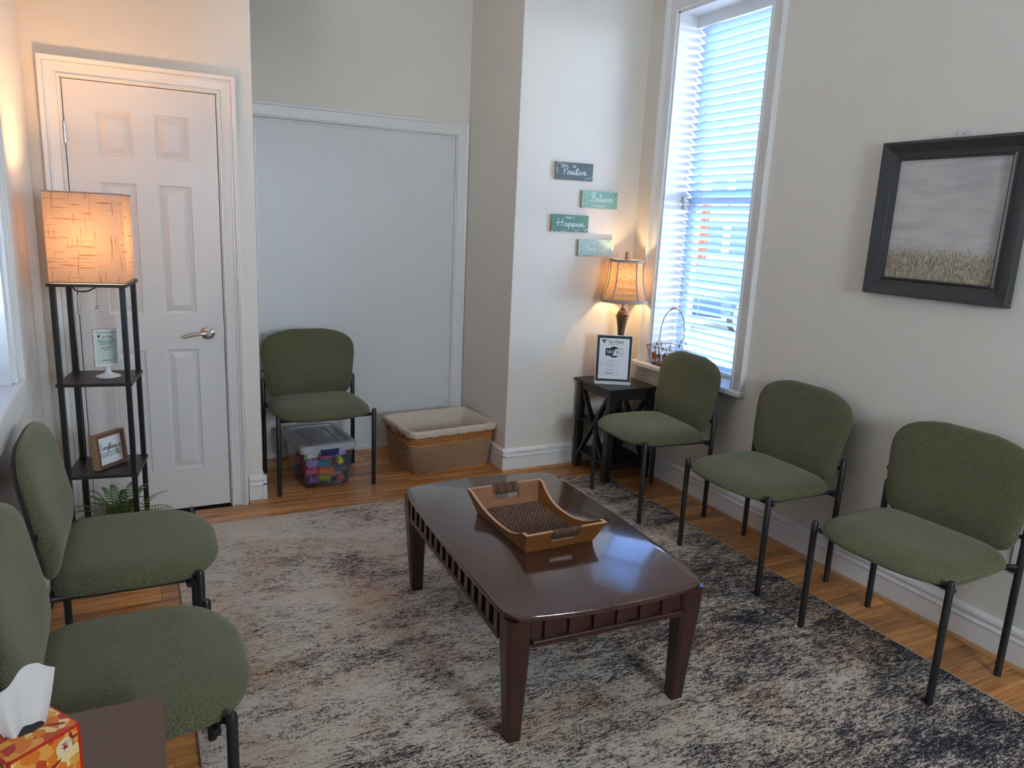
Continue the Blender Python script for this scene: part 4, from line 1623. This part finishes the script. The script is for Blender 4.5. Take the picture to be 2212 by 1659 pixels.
for (yv, z, s, m_, nm) in ((.052, .060, .030, 'leaf_rust', 1), (.005, .066, .020, 'leaf_olive', 1), (-.05, .070, .024, 'leaf_olive', 1), (-.092, .066, .024, 'leaf_rust', 1)):
    q = z / wz
    xf = -(ba + (wa - ba) * q) - .002
    o = MB().prism(leaf_outline(s), -.0008, .0008).build('metal_leaf', m_, WB, loc=(xf, yv, z), rot=(R(90), R(rw.uniform(-20, 20)), R(-90)))
for (xv, z, s, m_) in ((-.02, .062, .02, 'leaf_rust'), (.03, .068, .018, 'leaf_olive')):
    q = z / wz
    MB().prism(leaf_outline(s), -.0008, .0008).build('metal_leaf', m_, WB, loc=(xv, -(bb + (wb_ - bb) * q) - .002, z), rot=(R(90), R(20), 0))

# ================================================================== WALL SIGNS
SG = [(2.3405, 1.829, -.6, (78, 96, 96), 'dark slate-green wall plaque reading be Positive, topmost of four', 'Positive', (.165, .0185, -.082, -.018), ('be', .024, -.014, .022)),
      (2.531, 1.6755, -.2, (132, 176, 158), 'mint-green wall plaque reading Believe in yourself', 'Believe', (.155, .019, -.062, -.010), ('in yourself', .021, -.052, -.042)),
      (2.332, 1.5285, 0, (86, 132, 114), 'mid-green wall plaque reading Make it Happen', 'Happen', (.185, .0175, -.086, -.016), ('Make it', .020, -.036, .028)),
      (2.527, 1.389, -.3, (164, 194, 190), 'pale blue-green wall plaque reading never Give Up, lowest of four', 'Give Up', (.165, .0165, -.085, -.018), ('never', .022, -.040, .026))]
for i, (x, z, a, c, lab, word, (ww, hh, wx, wy), (small, ss, sx_, sy_)) in enumerate(SG):
    g = empty('wall_plaque', (x, YB - .002, z), 0, lab, 'wall sign', 'four green motivational plaques')
    m_ = mat('plaque_paint', srgb(*c), .55, vary=.05, vscale=12)
    MB().box(-.1275, .1275, -.016, 0, -.050, .050).build('board', 'rawwood', g, rot=(0, R(a), 0))
    fc = MB().box(-.1275, .1275, -.0165, -.0158, -.050, .050).build('painted_face', m_, g, rot=(0, R(a), 0))
    L = letters(word, GL, ww, hh, .0038, wx, wy, .0172, True)
    f = font_mesh(small, ss, sx_, sy_, .0172)
    L.add(f.v, f.f)
    upright(L).build('lettering', 'white_ink' if i != 3 else 'white_ink', g, rot=(0, R(a), 0))
    sp_ = MB()
    sp_d = MB()
    rs = random.Random(40 + i)
    spots = {0: [((-.120, .045), (-.075, .035), 9), ((-.122, .03), (-.118, -.012), 7), ((.075, -.042), (.122, -.028), 9)],
             1: [((-.122, -.046), (-.07, -.040), 5), ((-.12, -.02), (-.11, .0), 4), ((.10, .046), (.122, .015), 7)],
             2: [((-.122, -.044), (-.11, -.03), 4), ((-.06, -.044), (-.01, -.046), 6), ((.03, -.040), (.06, -.042), 5), ((.095, -.042), (.120, -.030), 6)],
             3: [((.075, .046), (.122, .038), 8), ((.115, .04), (.10, -.02), 8), ((-.12, -.044), (-.04, -.046), 12), ((-.115, -.03), (-.10, -.02), 3)]}[i]
    for (p, q, n) in spots:
        for k in range(n):
            t = k / max(1, n - 1)
            tgt = sp_d if (i in (1, 3) and rs.random() < .75) or (i != 3 and rs.random() < .15) else sp_
            ellipse(tgt, p[0] + (q[0] - p[0]) * t + rs.uniform(-.003, .003), p[1] + (q[1] - p[1]) * t + rs.uniform(-.004, .004), rs.uniform(.0028, .0048), rs.uniform(.0014, .0024), rs.uniform(0, PI), .0170)
    if sp_.v:
        upright(sp_).build('leaf_print', 'white_ink', g, rot=(0, R(a), 0))
    if sp_d.v:
        upright(sp_d).build('leaf_print', mat('dark_leaf_print', srgb(54, 78, 76), .6), g, rot=(0, R(a), 0))

# ================================================================== PAINTING ON THE RIGHT WALL
PC = (XR - .006, 1.867, 1.297)
PF = empty('framed_painting', PC, R(-90), 'square dark-framed painting of a grassy meadow on the right wall', 'painting')
# local: x along the wall (towards +Y is -x after rotation), -y into the room, z up
pw, ph = .298, .612
FP = [(0, .004), (0, .022), (.006, .024), (.012, .016), (.015, .016), (.030, .020), (.056, .034), (.062, .038), (.072, .038), (.074, .030), (.074, 0), (0, 0)]
fr_ = MB()
for sd, mb in mitre(FP, -pw + .074, pw - .074, .074, ph - .074, 'LRTB').items():
    fr_.add(mb.v, mb.f)
fr_.map(lambda u, v, w: (u, -w, v)).build('picture_frame', 'frame_dark', PF)
MB().box(-pw + .072, pw - .072, -.008, -.002, .072, ph - .072).build('canvas', 'painting', PF)
HK = empty('wall_hook', (XR - .001, 1.852, 1.905), R(-90), 'clear plastic adhesive hook above the framed painting', 'hook')
MB().prism(rrect(.024, .022, .008, 4), 0, .004).map(lambda x, y, z: (x, -z, y + .012)).build('plate', 'hookplastic', HK)
MB().lathe([(.004, 0), (.005, .004), (.003, .006)], n=10).map(lambda x, y, z: (x, -.004 - z, y + .022)).build('pin', 'nickel', HK, auto=True)

WO = empty('wall_outlet', (XR - .0005, 1.362, .402), R(-90), 'white wall outlet plate beside the chair under the painting', 'outlet')
MB().prism(rrect(.036, .058, .005, 3), 0, .005).map(lambda x, y, z: (x, -z, y)).build('cover_plate', 'white', WO)
for zz in (-.020, .020):
    MB().prism(rrect(.016, .0135, .006, 4), .005, .0065).map(lambda x, y, z, q=zz: (x, -z, y + q)).build('receptacle', 'white', WO)
    for dx in (-.006, .006):
        MB().box(dx - .0012, dx + .0012, -.0069, -.0060, zz - .001, zz + .007).build('slot', 'ink', WO)
    MB().box(-.0022, .0022, -.0069, -.0060, zz - .009, zz - .005).build('ground_slot', 'ink', WO)

# ================================================================== SHELF FLOOR LAMP
FLx, FLy, FS = -.155, 3.382, .13
FL = empty('floor_lamp', (FLx, FLy, 0), R(-9), 'black shelf floor lamp with a lit square linen shade beside the door', 'lamp')
for sx in (-1, 1):
    for sy in (-1, 1):
        MB().box(sx * (FS - .011) - .010, sx * (FS - .011) + .010, sy * (FS - .011) - .010, sy * (FS - .011) + .010, 0, 1.205).build('post', 'black', FL, bev=.002)
for z in (.065, .445, .825):
    MB().box(-FS - .004, FS + .004, -FS - .004, FS + .004, z - .012, z).build('shelf', 'shelfwood', FL)
MB().box(-FS - .006, FS + .006, -FS - .006, FS + .006, 1.203, 1.215).build('top_platform', 'shelfwood', FL)
sh_h = .128
lam = MB()
for q0, q1 in ((0, 1),):
    lam.loops([[(x, y, z) for x, y in rrect(sh_h, sh_h, .006, 3)] for z in (1.218, 1.300, 1.385, 1.470, 1.556)], True)
lam_o = lam.build('lamp_shade', 'shade_linen', FL, auto=True)
tm2 = MB()
for z in (1.2195, 1.5545):
    tm2.tube([(x, y, z) for x, y in rrect(sh_h + .0005, sh_h + .0005, .006, 3)], .0032, 6, closed=True)
tm2.build('shade_wire', M['shade_trim'], lam_o, smooth=True)
MB().lathe([(.018, 1.215), (.018, 1.262), (.014, 1.266)], n=16).build('socket', 'white', FL, auto=True)
bulb(FL, (0, 0, 1.385), 22.0, (1.0, .57, .27), .085)
MB().tube(catmull([(.02, -.02, 1.200), (-.02, -.03, 1.178), (-.07, .02, 1.172), (-FS + .02, FS - .03, 1.168), (-FS + .026, FS - .03, .9), (-FS + .03, FS - .035, .6), (-FS + .026, FS - .03, .3), (-FS + .02, FS - .02, .09), (-FS - .02, FS + .02, .03)], 6), .003, 6).build('power_cord', 'black', FL, smooth=True)
ch_ = MB()
for k in range(26):
    ch_.lathe([(.0004, 0), (.0013, .0010), (.0013, .0018), (.0004, .0028)], (.012, -.04, 1.20 - .003 * k), n=6)
ch_.lathe([(.002, 0), (.006, .002), (.0075, .007), (.006, .012), (.002, .014)], (.012, -.04, 1.108), n=12)
ch_.build('pull_chain', 'nickel', FL, smooth=True)

# ---------------- white pedestal frame on the middle shelf
PH = empty('pedestal_frame', (-.130, 3.385, .8255), R(14), 'white pedestal photo frame with a printed notice on the middle lamp shelf', 'frame')
MB().lathe([(.046, 0), (.047, .003), (.040, .006), (.022, .011), (.012, .020), (.009, .032), (.009, .044)], n=28).build('base', 'white', PH, auto=True)
fr2 = MB()
for sd, mb in mitre([(0, 0), (0, .006), (.003, .010), (.010, .010), (.012, .006), (.012, -.006), (0, -.006)], -.036, .036, .054, .185, 'LRTB').items():
    fr2.add(mb.v, mb.f)
fr2.map(lambda u, v, w: (u, -w, v)).build('frame', 'white', PH)
MB().box(-.037, .037, -.002, .004, .052, .187).build('backing', mat('sage_print', srgb(196, 214, 200), .5, vary=.12, vscale=22), PH)
t4 = letters('ViewPoint', SERIF, .043, .0068, .0014, -.018, .160, .0024, False)
rect(t4, -.034, .034, .1545, .1553, .0024)
rect(t4, -.034, .034, .1775, .1783, .0024)
t4.add([(-.032, .172, .0024), (-.020, .172, .0024), (-.026, .158, .0024)], [(2, 1, 0)])
upright(t4).build('heading', 'ink', PH)
t5 = MB()
for k, (a, b) in enumerate(((-.030, .030), (-.022, .022), (-.024, .024), None or (-.001, .001), (-.020, .024), (-.016, .016), (-.012, .012))):
    if k != 3:
        rect(t5, a, b, .146 - .0062 * k, .148 - .0062 * k, .0024)
t5b = MB()
rect(t5b, -.018, .018, .066, .069, .0024)
upright(t5b).build('footer_print', 'ink_grey', PH)
upright(t5).build('small_print', 'ink_grey', PH)
pwh = MB()
rect(pwh, -.036, .036, .156, .177, .0021)
upright(pwh).build('white_band', 'paper', PH)

# ---------------- wooden plaque on the lower lamp shelf
PQ = empty('tabletop_plaque', (-.140, 3.368, .4455), R(46), 'small brown-framed plaque reading Everything is Figureoutable on the lower lamp shelf', 'plaque')
fr3 = MB()
for sd, mb in mitre([(0, .003), (0, .014), (.014, .014), (.014, -.016), (0, -.016)], -.060, .060, .014, .130, 'LRTB').items():
    fr3.add(mb.v, mb.f)
PT = R(-6)
ln2 = lambda mb: mb.map(lambda x, y, z: (x, y * math.cos(PT) - z * math.sin(PT), .001 + y * math.sin(PT) + z * math.cos(PT)))
ln2(fr3.map(lambda u, v, w: (u, -w, v))).build('frame', 'brownframe', PQ)
ln2(MB().box(-.0755, -.074, -.0145, .0165, -.0004, .1445).box(.074, .0755, -.0145, .0165, -.0004, .1445).box(-.0755, .0755, -.0145, .0165, .144, .1452)).build('raw_edge', 'rawwood', PQ)
ln2(MB().box(-.061, .061, -.004, .0, .013, .131)).build('white_panel', 'paper', PQ)
t6 = letters('Everything is', GL, .104, .0115, .0019, -.048, .074, .0044, True)
f = font_mesh('FIGUREOUTABLE', .0235, -.052, .048, .0044)
wd = max(v[0] for v in f.v) - min(v[0] for v in f.v)
f.map(lambda x, y, z: (-.052 + (x + .052) * .104 / wd, .044 + (y - .048) * 1.25, z))
t6.add(f.v, f.f)
ln2(upright(t6)).build('lettering', 'ink', PQ)

# ---------------- fern on the bottom shelf
FN = empty('potted_fern', (-.120, 3.375, .0655), 0, 'small green artificial fern under the lowest lamp shelf', 'plant')
MB().lathe([(.040, 0), (.046, .03), (.055, .085), (.058, .090), (.056, .094), (.050, .092), (.048, .080)], n=24).build('pot', 'pot', FN, auto=True)
MB().lathe([(.050, .070), (.048, .082), (.01, .086)], n=20).build('soil', 'soil', FN, auto=True)
rf = random.Random(11)


def frond(az, reach, rise, droop, n=17):
    pts = []
    for k in range(n + 1):
        t = k / n
        rr2 = .012 + reach * (t ** 1.15)
        z = .085 + rise * math.sin(t * PI * .5) - droop * t * t
        pts.append(Vector((rr2 * math.cos(az), rr2 * math.sin(az), z)))
    mb = MB()
    mb.tube(pts, [.0014 * (1 - .6 * k / n) for k in range(n + 1)], 4)
    side = Vector((-math.sin(az), math.cos(az), 0))
    for k in range(2, n + 1):
        t = k / n
        ln_ = .031 * math.sin(PI * min(1, .12 + .88 * t) ** .8) * (1 - .25 * t) + .004
        d = (pts[k] - pts[k - 1]).normalized()
        nrm = side.cross(d).normalized()
        for s in (-1, 1):
            p = pts[k]
            out = (side * s + d * .35).normalized()
            w = d * .0042
            tip = p + out * ln_ - nrm * (-.004)
            midp = p + out * ln_ * .45 + nrm * .003
            o = len(mb.v)
            mb.v += [tuple(p - w * .5), tuple(midp - w), tuple(tip), tuple(midp + w), tuple(p + w * .5)]
            mb.f += [(o, o + 1, o + 3, o + 4), (o + 1, o + 2, o + 3)]
    return mb


for k in range(26):
    az = 2 * PI * k / 26 + rf.uniform(-.12, .12)
    inner = k % 2 == 0
    reach = rf.uniform(.07, .11) if inner else rf.uniform(.15, .23)
    if abs(math.sin(az)) > .9 and math.sin(az) > 0:
        reach *= .8
    if math.cos(az) < -.3:
        reach = min(reach, .17)
    rise = rf.uniform(.17, .215) if inner else rf.uniform(.09, .15)
    frond(az, reach, rise, rf.uniform(.0, .03) if inner else rf.uniform(.02, .07)).build('frond', 'fern', FN, recalc=False)

# ================================================================== CLEAR BIN AND TOY BRICKS
BN = empty('storage_bin', (.895, 4.200, 0), R(4.5), 'clear plastic storage bin of toy bricks under the alcove chair', 'bin')
bh = .235


def bin_loop(h, ins=0.0):
    q = h / bh
    return [(x, y, h) for x, y in rrect(.128 + .022 * q - ins, .185 + .022 * q - ins, .030, 6)]


rows = [[(x, y, .0005) for x, y in rrect(.108, .165, .025, 6)]] + [bin_loop(h) for h in (.006, .015, .06, .12, .18, .215, bh)]
MB().loops(rows, True, True, False).build('bin_body', 'binplastic', BN, auto=True)
bnd = [[(x, y, z) for x, y in rrect(.153 + d, .210 + d, .030, 6)] for d, z in ((0, .212), (.006, .211), (.007, .236), (.0, .238))]
MB().loops(bnd, True).build('bin_rim', 'lidplastic', BN, auto=True)
ld = [[(x, y, z) for x, y in rrect(.153 + d, .210 + d, .030, 6)] for d, z in ((.011, .228), (.012, .247), (.006, .256), (-.008, .259), (-.022, .258), (-.028, .250), (-.034, .249), (-.10, .249))]
lid = MB().loops(ld, True, False, True).build('lid', 'lidplastic', BN, auto=True)
for xx in (-.075, .075):
    MB().box(xx - .006, xx + .006, -.16, .16, .250, .2555).build('lid_rib', 'lidplastic', lid, bev=.002)
for sy in (-1, 1):
    MB().box(-.052, .050, sy * .2195 - .005, sy * .2195 + .005, .192, .222).box(-.056, .054, sy * .221 - .005, sy * .221 + .005, .222, .230).build('latch', 'navy', BN, bev=.002)

BC = {'teal': (38, 150, 160), 'orange': (238, 120, 60), 'purple': (120, 84, 160), 'lavender': (172, 150, 214), 'pink': (240, 120, 150), 'magenta': (206, 48, 110), 'lime green': (188, 206, 50), 'white': (232, 230, 226), 'grey blue': (96, 100, 140), 'coral': (236, 110, 100)}
BM = {k: mat('toy_' + k.replace(' ', '_'), srgb(*v), .35) for k, v in BC.items()}


def brick_mesh(nx_, ny_, hgt):
    u = .0315
    w, d = nx_ * u, ny_ * u
    mb = MB()
    t = .003
    mb.box(-w / 2, w / 2, -d / 2, d / 2, 0, hgt)
    for i in range(nx_):
        for j in range(ny_):
            mb.lathe([(.0105, 0), (.0105, .011), (.008, .0135)], (-w / 2 + u * (i + .5), -d / 2 + u * (j + .5), hgt), n=12)
    return mb.mesh('toy_brick')


KIND = [('two-stud', brick_mesh(2, 1, .030)), ('four-stud', brick_mesh(2, 2, .030)), ('one-stud', brick_mesh(1, 1, .030)), ('three-stud', brick_mesh(3, 1, .030)), ('four-stud flat', brick_mesh(2, 2, .018))]
rb = random.Random(21)
names_c = list(BC)
colname = ('left', 'middle', 'right')
layname = ('bottom', 'second', 'third', 'top')
rowname = ('front', 'second', 'third', 'back')
bz = 0
FRONT = {(0, 0): ('purple', 1), (1, 0): ('lime green', 0), (2, 0): ('pink', 2), (0, 1): ('magenta', 1), (1, 1): ('orange', 3), (2, 1): ('grey blue', 0), (0, 2): ('lavender', 0), (1, 2): ('teal', 1), (2, 2): ('lime green', 2), (0, 3): ('white', 3), (1, 3): ('magenta', 1), (2, 3): ('lavender', 0)}
for layer in range(4):
    for rowi in range(4):
        for coli in range(3):
            if rowi == 0:
                c, kd = FRONT[(coli, layer)]
            else:
                c, kd = rb.choice(names_c), rb.choice((0, 1, 1, 2, 3))
            kn, me0 = KIND[kd]
            key = (c, kd)
            me = me0.copy()
            me.materials.append(BM[c])
            o = bpy.data.objects.new('toy_brick', me)
            COL.objects.link(o)
            q = (layer + .5) / 4
            hx = .073 + .012 * q
            p = Vector(((coli - 1) * hx + rb.uniform(-.006, .006), -.124 + rowi * .078 + rb.uniform(-.006, .006) - .010 * q, .010 + layer * .050 + rb.uniform(0, .004)))
            a = R(4.5)
            o.location = (.895 + p.x * math.cos(a) - p.y * math.sin(a), 4.200 + p.x * math.sin(a) + p.y * math.cos(a), p.z)
            flip = rb.random() < .3
            o.rotation_euler = (R(rb.uniform(-14, 14)) + (R(90) if flip else 0), R(rb.uniform(-12, 12)), R(rb.uniform(-28, 28)))
            if flip:
                o.location.z += .022
            tag(o, f'{c} {kn} toy brick in the clear bin, {rowname[rowi]} row, {colname[coli]} column, {layname[layer]} layer', 'toy brick', 'toy bricks in the clear bin')

# ================================================================== WICKER BASKET
WK = empty('wicker_basket', (1.655, 4.212, 0), R(6.5), 'two-tone wicker basket with a cream cloth liner in the alcove', 'basket')
kh = .285


def kdim(z):
    q = z / kh
    return .262 + .030 * q, .192 + .030 * q


def along(n_, a, b, r_):
    base = rrect(a, b, r_, 8)
    base = [Vector(p) for p in base]
    segs = [(base[(i + 1) % len(base)] - base[i]).length for i in range(len(base))]
    tot = sum(segs)
    out, i, acc = [], 0, 0.0
    for k in range(n_):
        d = tot * k / n_
        while acc + segs[i] < d:
            acc += segs[i]
            i += 1
        t = (d - acc) / segs[i]
        p = base[i].lerp(base[(i + 1) % len(base)], t)
        dv = (base[(i + 1) % len(base)] - base[i]).normalized()
        out.append((p, Vector((dv.y, -dv.x))))
    return out


def weave(z0, z1, nrow, nst, amp, rad, per=4):
    mb = MB()
    for r_ in range(nrow):
        z = z0 + (z1 - z0) * (r_ + .5) / nrow
        a, b = kdim(z)
        n_ = nst * per
        pts = []
        for k, (p, nn) in enumerate(along(n_, a, b, .05)):
            off_ = amp * math.sin(2 * PI * (k / (2 * per)) + PI * (r_ % 2)) 
            pts.append((p.x + nn.x * off_, p.y + nn.y * off_, z))
        mb.tube(pts, rad, 4, closed=True)
    return mb


lw = weave(.006, .190, 34, 120, .0034, .0027, 4).build('seagrass_weave', 'seagrass', WK, smooth=True, recalc=False)
lw['kind'] = 'stuff'
uw = weave(.194, .272, 9, 60, .0044, .0041, 4).build('wicker_weave', 'wicker', WK, smooth=True, recalc=False)
uw['kind'] = 'stuff'
a, b = kdim(.10)
core = MB().loops([[(x, y, z) for x, y in rrect(kdim(z)[0] - .006, kdim(z)[1] - .006, .048, 8)] for z in (.004, .07, .14, .20, .27)], True, True, False).build('inner_core', mat('basket_core', srgb(70, 46, 28), .8), WK, auto=True)
for z, r_ in ((.006, .006), (.192, .0048)):
    a, b = kdim(z)
    MB().tube([(x, y, z) for x, y in rrect(a + .001, b + .001, .05, 8)], r_, 8, closed=True).build('band', 'wicker', WK, smooth=True)
rl = random.Random(5)
lr = []
for d, z in ((.009, .246), (.012, .256), (.013, .266), (.012, .280), (.006, .288), (-.002, .289), (-.010, .282), (-.016, .26), (-.024, .20), (-.034, .12), (-.045, .03), (-.06, .014), (-.16, .012)):
    a, b = kdim(min(z, kh))
    lr.append([(x + .0022 * math.sin(7 * k + z * 90), y + .0022 * math.cos(5 * k + z * 70), z + (.003 * math.sin(k * 1.3) if d > .008 else 0)) for k, (x, y) in enumerate([(p.x, p.y) for p, _ in along(96, a + d, b + d, .045)])])
MB().loops(lr, True, False, True).build('cloth_liner', 'liner', WK, smooth=True)
MB().prism(rrect(.045, .014, .012, 5), -.002, .002).map(lambda x, y, z: (-(kdim(.235)[0]) - .0045 + z * .5, x + .04, .236 + y)).build('liner_handle_flap', 'liner', WK, bev=.001)

# ================================================================== NEAR SIDE TABLE AND TISSUE BOX
NT = empty('side_table', (-.185, 1.300, 0), 0, 'brown laminate side table at the lower left edge', 'table')
MB().box(-.183, .183, -.190, .190, .530, .550).build('table_top', 'nearwood', NT, bev=.0015)
for sx in (-1, 1):
    for sy in (-1, 1):
        MB().box(sx * .160 - .018, sx * .160 + .018, sy * .168 - .018, sy * .168 + .018, 0, .530).build('leg', 'nearwood', NT)
MB().box(-.16, .16, -.165, .165, .16, .175).build('shelf', 'nearwood', NT)
TX = empty('tissue_box', (-.207, 1.288, .5505), R(-55.2 + 90), 'orange and red patterned tissue box with a tissue pulled up on the side table', 'tissue box')
# corner nearest the viewer-right sits at (-.131, 1.281)
hb, hbz = .056, .120
bx_ = MB().box(-hb, hb, -hb, hb, 0, hbz).build('carton', 'motif', TX)
ed = MB()
e_ = .0042
for sx in (-1, 1):
    for sy in (-1, 1):
        ed.box(sx * hb - e_ * .9, sx * hb + e_ * .9, sy * hb - e_ * .9, sy * hb + e_ * .9, .001, hbz + .0006)
for s in (-1, 1):
    for z in (.0006, hbz - e_):
        ed.box(-hb, hb, s * hb - e_ * .4, s * hb + e_ * .4, z, z + e_ * 1.1)
        ed.box(s * hb - e_ * .4, s * hb + e_ * .4, -hb, hb, z, z + e_ * 1.1)
ed.map(lambda x, y, z: (max(-hb - .0006, min(hb + .0006, x)), max(-hb - .0006, min(hb + .0006, y)), z))
ed.build('red_border', 'box_red', TX)
rp = random.Random(2)
for face in range(5):
    def place(mb, src, face=face):
        L = .0009
        for (x, y, z) in src.v:
            if face == 0:
                mb.v.append((x, -hb - L, y + hbz / 2))
            elif face == 1:
                mb.v.append((hb + L, x, y + hbz / 2))
            elif face == 2:
                mb.v.append((-hb - L, -x, y + hbz / 2))
            elif face == 3:
                mb.v.append((-x, hb + L, y + hbz / 2))
            else:
                mb.v.append((x, y, hbz + L))
        o = len(mb.v) - len(src.v)
        mb.f += [tuple(i + o for i in f_) for f_ in src.f]
    for (cx_, cy_) in ((.030, .032), (-.02, -.02)):
        if face == 4:
            continue
        s_ = MB()
        ellipse(s_, cx_, cy_, .015, .017, 0, 0, 14)
        pr_c = MB()
        place(pr_c, s_)
        pr_c.build('fruit_print', 'print_cream', TX, recalc=False)
        s_ = MB()
        s_.add([(cx_ + (.0075 if k % 2 else .0025) * math.cos(k * PI / 5), cy_ + (.0075 if k % 2 else .0025) * math.sin(k * PI / 5), 0) for k in range(10)], [tuple(range(10))])
        st = MB()
        place(st, s_)
        kf = 1.007
        st.map(lambda x, y, z: (x * kf if face in (1, 2) else x, y * kf if face in (0, 3) else y, z))
        st.build('spice_print', 'print_red', TX, recalc=False)
    for k in range(6):
        s_ = MB()
        cx_, cy_ = rp.uniform(-.042, .042), rp.uniform(-.045, .045)
        if face == 4 and math.hypot(cx_, cy_) < .032:
            continue
        ellipse(s_, cx_, cy_, .016, .0028, rp.uniform(0, PI), 0, 8)
        pg_ = MB()
        place(pg_, s_)
        pg_.build('twig_print', 'print_red' if k % 2 else 'print_brown', TX, recalc=False)
ov = MB()
ellipse(ov, 0, 0, .028, .014, R(-18), hbz + .0016, 24)
ov.build('opening', 'ink', TX)
ts = []
NU, NV = 40, 16
for j in range(NV + 1):
    v = j / NV
    r_ = []
    for i in range(NU + 1):
        u = -1 + 2 * i / NU
        wdt = .026 + .024 * v ** .7
        fold = (.010 * math.sin(u * 3.2 + .4) + .004 * math.sin(u * 7 + 2)) * (1 - .25 * v) + .012 * v * u
        top_ = .104 - .030 * max(0, -u) ** 1.3 - .016 * max(0, u - .55) / .45 + .004 * math.sin(u * 6)
        r_.append((u * wdt + .004 * v, fold + .010 * v, hbz - .004 + v * top_))
    ts.append(r_)
MB().loops(ts, False).build('tissue', translucent_mat('tissue_sheet', (.80, .79, .78, 1), (.8, .79, .78, 1), .25), TX, smooth=True, recalc=False, rot=(0, 0, R(-18)))

# ================================================================== OUTDOORS (seen through the blind)
GZ = -0.7
gr = MB().box(XR + .45, 70, -40, 90, GZ - .2, GZ).build('ground', 'asphalt')
struct(gr, 'grey street outside the window', 'ground')


def house(x, y0, y1, h, mt, label, cols, floors):
    t = empty('building', (x, (y0 + y1) / 2, GZ), 0, label, 'building')
    hw = (y1 - y0) / 2
    MB().box(0, 8, -hw, hw, 0, h).build('wall', mt, t)
    MB().box(-.3, .2, -hw - .1, hw + .1, h - .3, h + .15).build('cornice', 'facade_w', t)
    for f_ in range(floors):
        for c in range(cols):
            yy = -hw + (c + .5) * 2 * hw / cols
            z = .9 + f_ * (h - .8) / floors
            w_ = MB().box(-.06, .02, -.75, .75, 0, 1.7).build('window', 'winblue', t, loc=(0, yy, z))
            MB().box(-.10, -.02, -.9, -.75, -.1, 1.8).box(-.10, -.02, .75, .9, -.1, 1.8).box(-.10, -.02, -.75, .75, 1.7, 1.85).box(-.12, -.02, -.9, .9, -.15, 0).build('window_trim', 'facade_w', w_)
    return t


sky_block = empty('building', (-2.6, 2.0, GZ), 0, 'unseen grey block added close outside the left window to dim it', 'building')  # added block, cuts the sky light entering the left window
MB().box(-3, 0, -6, 6, 0, 6.5).build('wall', 'facade_w', sky_block)
MB().box(-.1, .15, -6.1, 6.1, 6.5, 6.8).build('cornice', 'facade_w', sky_block)
house(34, 20, 31, 6.2, 'facade_w', 'pale building across the street, right part of the window view', 4, 2)
house(33, 31.6, 38, 6.8, 'facade_g', 'grey building across the street beside the red pier', 3, 2)
house(32, 42.5, 60, 8.0, 'facade_w', 'pale building across the street, left part of the window view', 6, 3)
pr_ = empty('brick_pier', (20.0, 23.15, GZ), 0, 'red brick pier across the street seen between the blind slats', 'pier')
MB().box(-.15, .15, -.14, .14, 0, 3.45).build('shaft', 'brickred', pr_)
MB().box(-.2, .2, -.2, .2, 3.45, 3.6).build('cap', 'facade_w', pr_)
CRx, CRy = 13.2, 13.9
car = empty('parked_car', (CRx, CRy, GZ), R(20), 'dark blue car parked outside seen between the blind slats', 'car')
prof = [(-2.2, .35), (-2.25, .75), (-1.9, .95), (-1.2, 1.05), (-.55, 1.55), (.9, 1.58), (1.6, 1.1), (2.15, .98), (2.25, .6), (2.2, .35)]
rows = [[(x, s * (.82 if z < 1.1 else .68), z) for x, z in prof] for s in (-1, 1)]
MB().loops(rows, True, True, True).build('car_body', 'carblue', car, bev=.05)
for x in (-1.35, 1.4):
    for s in (-1, 1):
        MB().tube([(x, s * .72, .33), (x, s * .86, .33)], .33, 18).build('wheel', 'tire', car, auto=True)
for s in (-1, 1):
    MB().box(-.95, 1.2, s * .735 - .02, s * .735 + .02, 1.12, 1.45).build('side_glass', 'winblue', car)
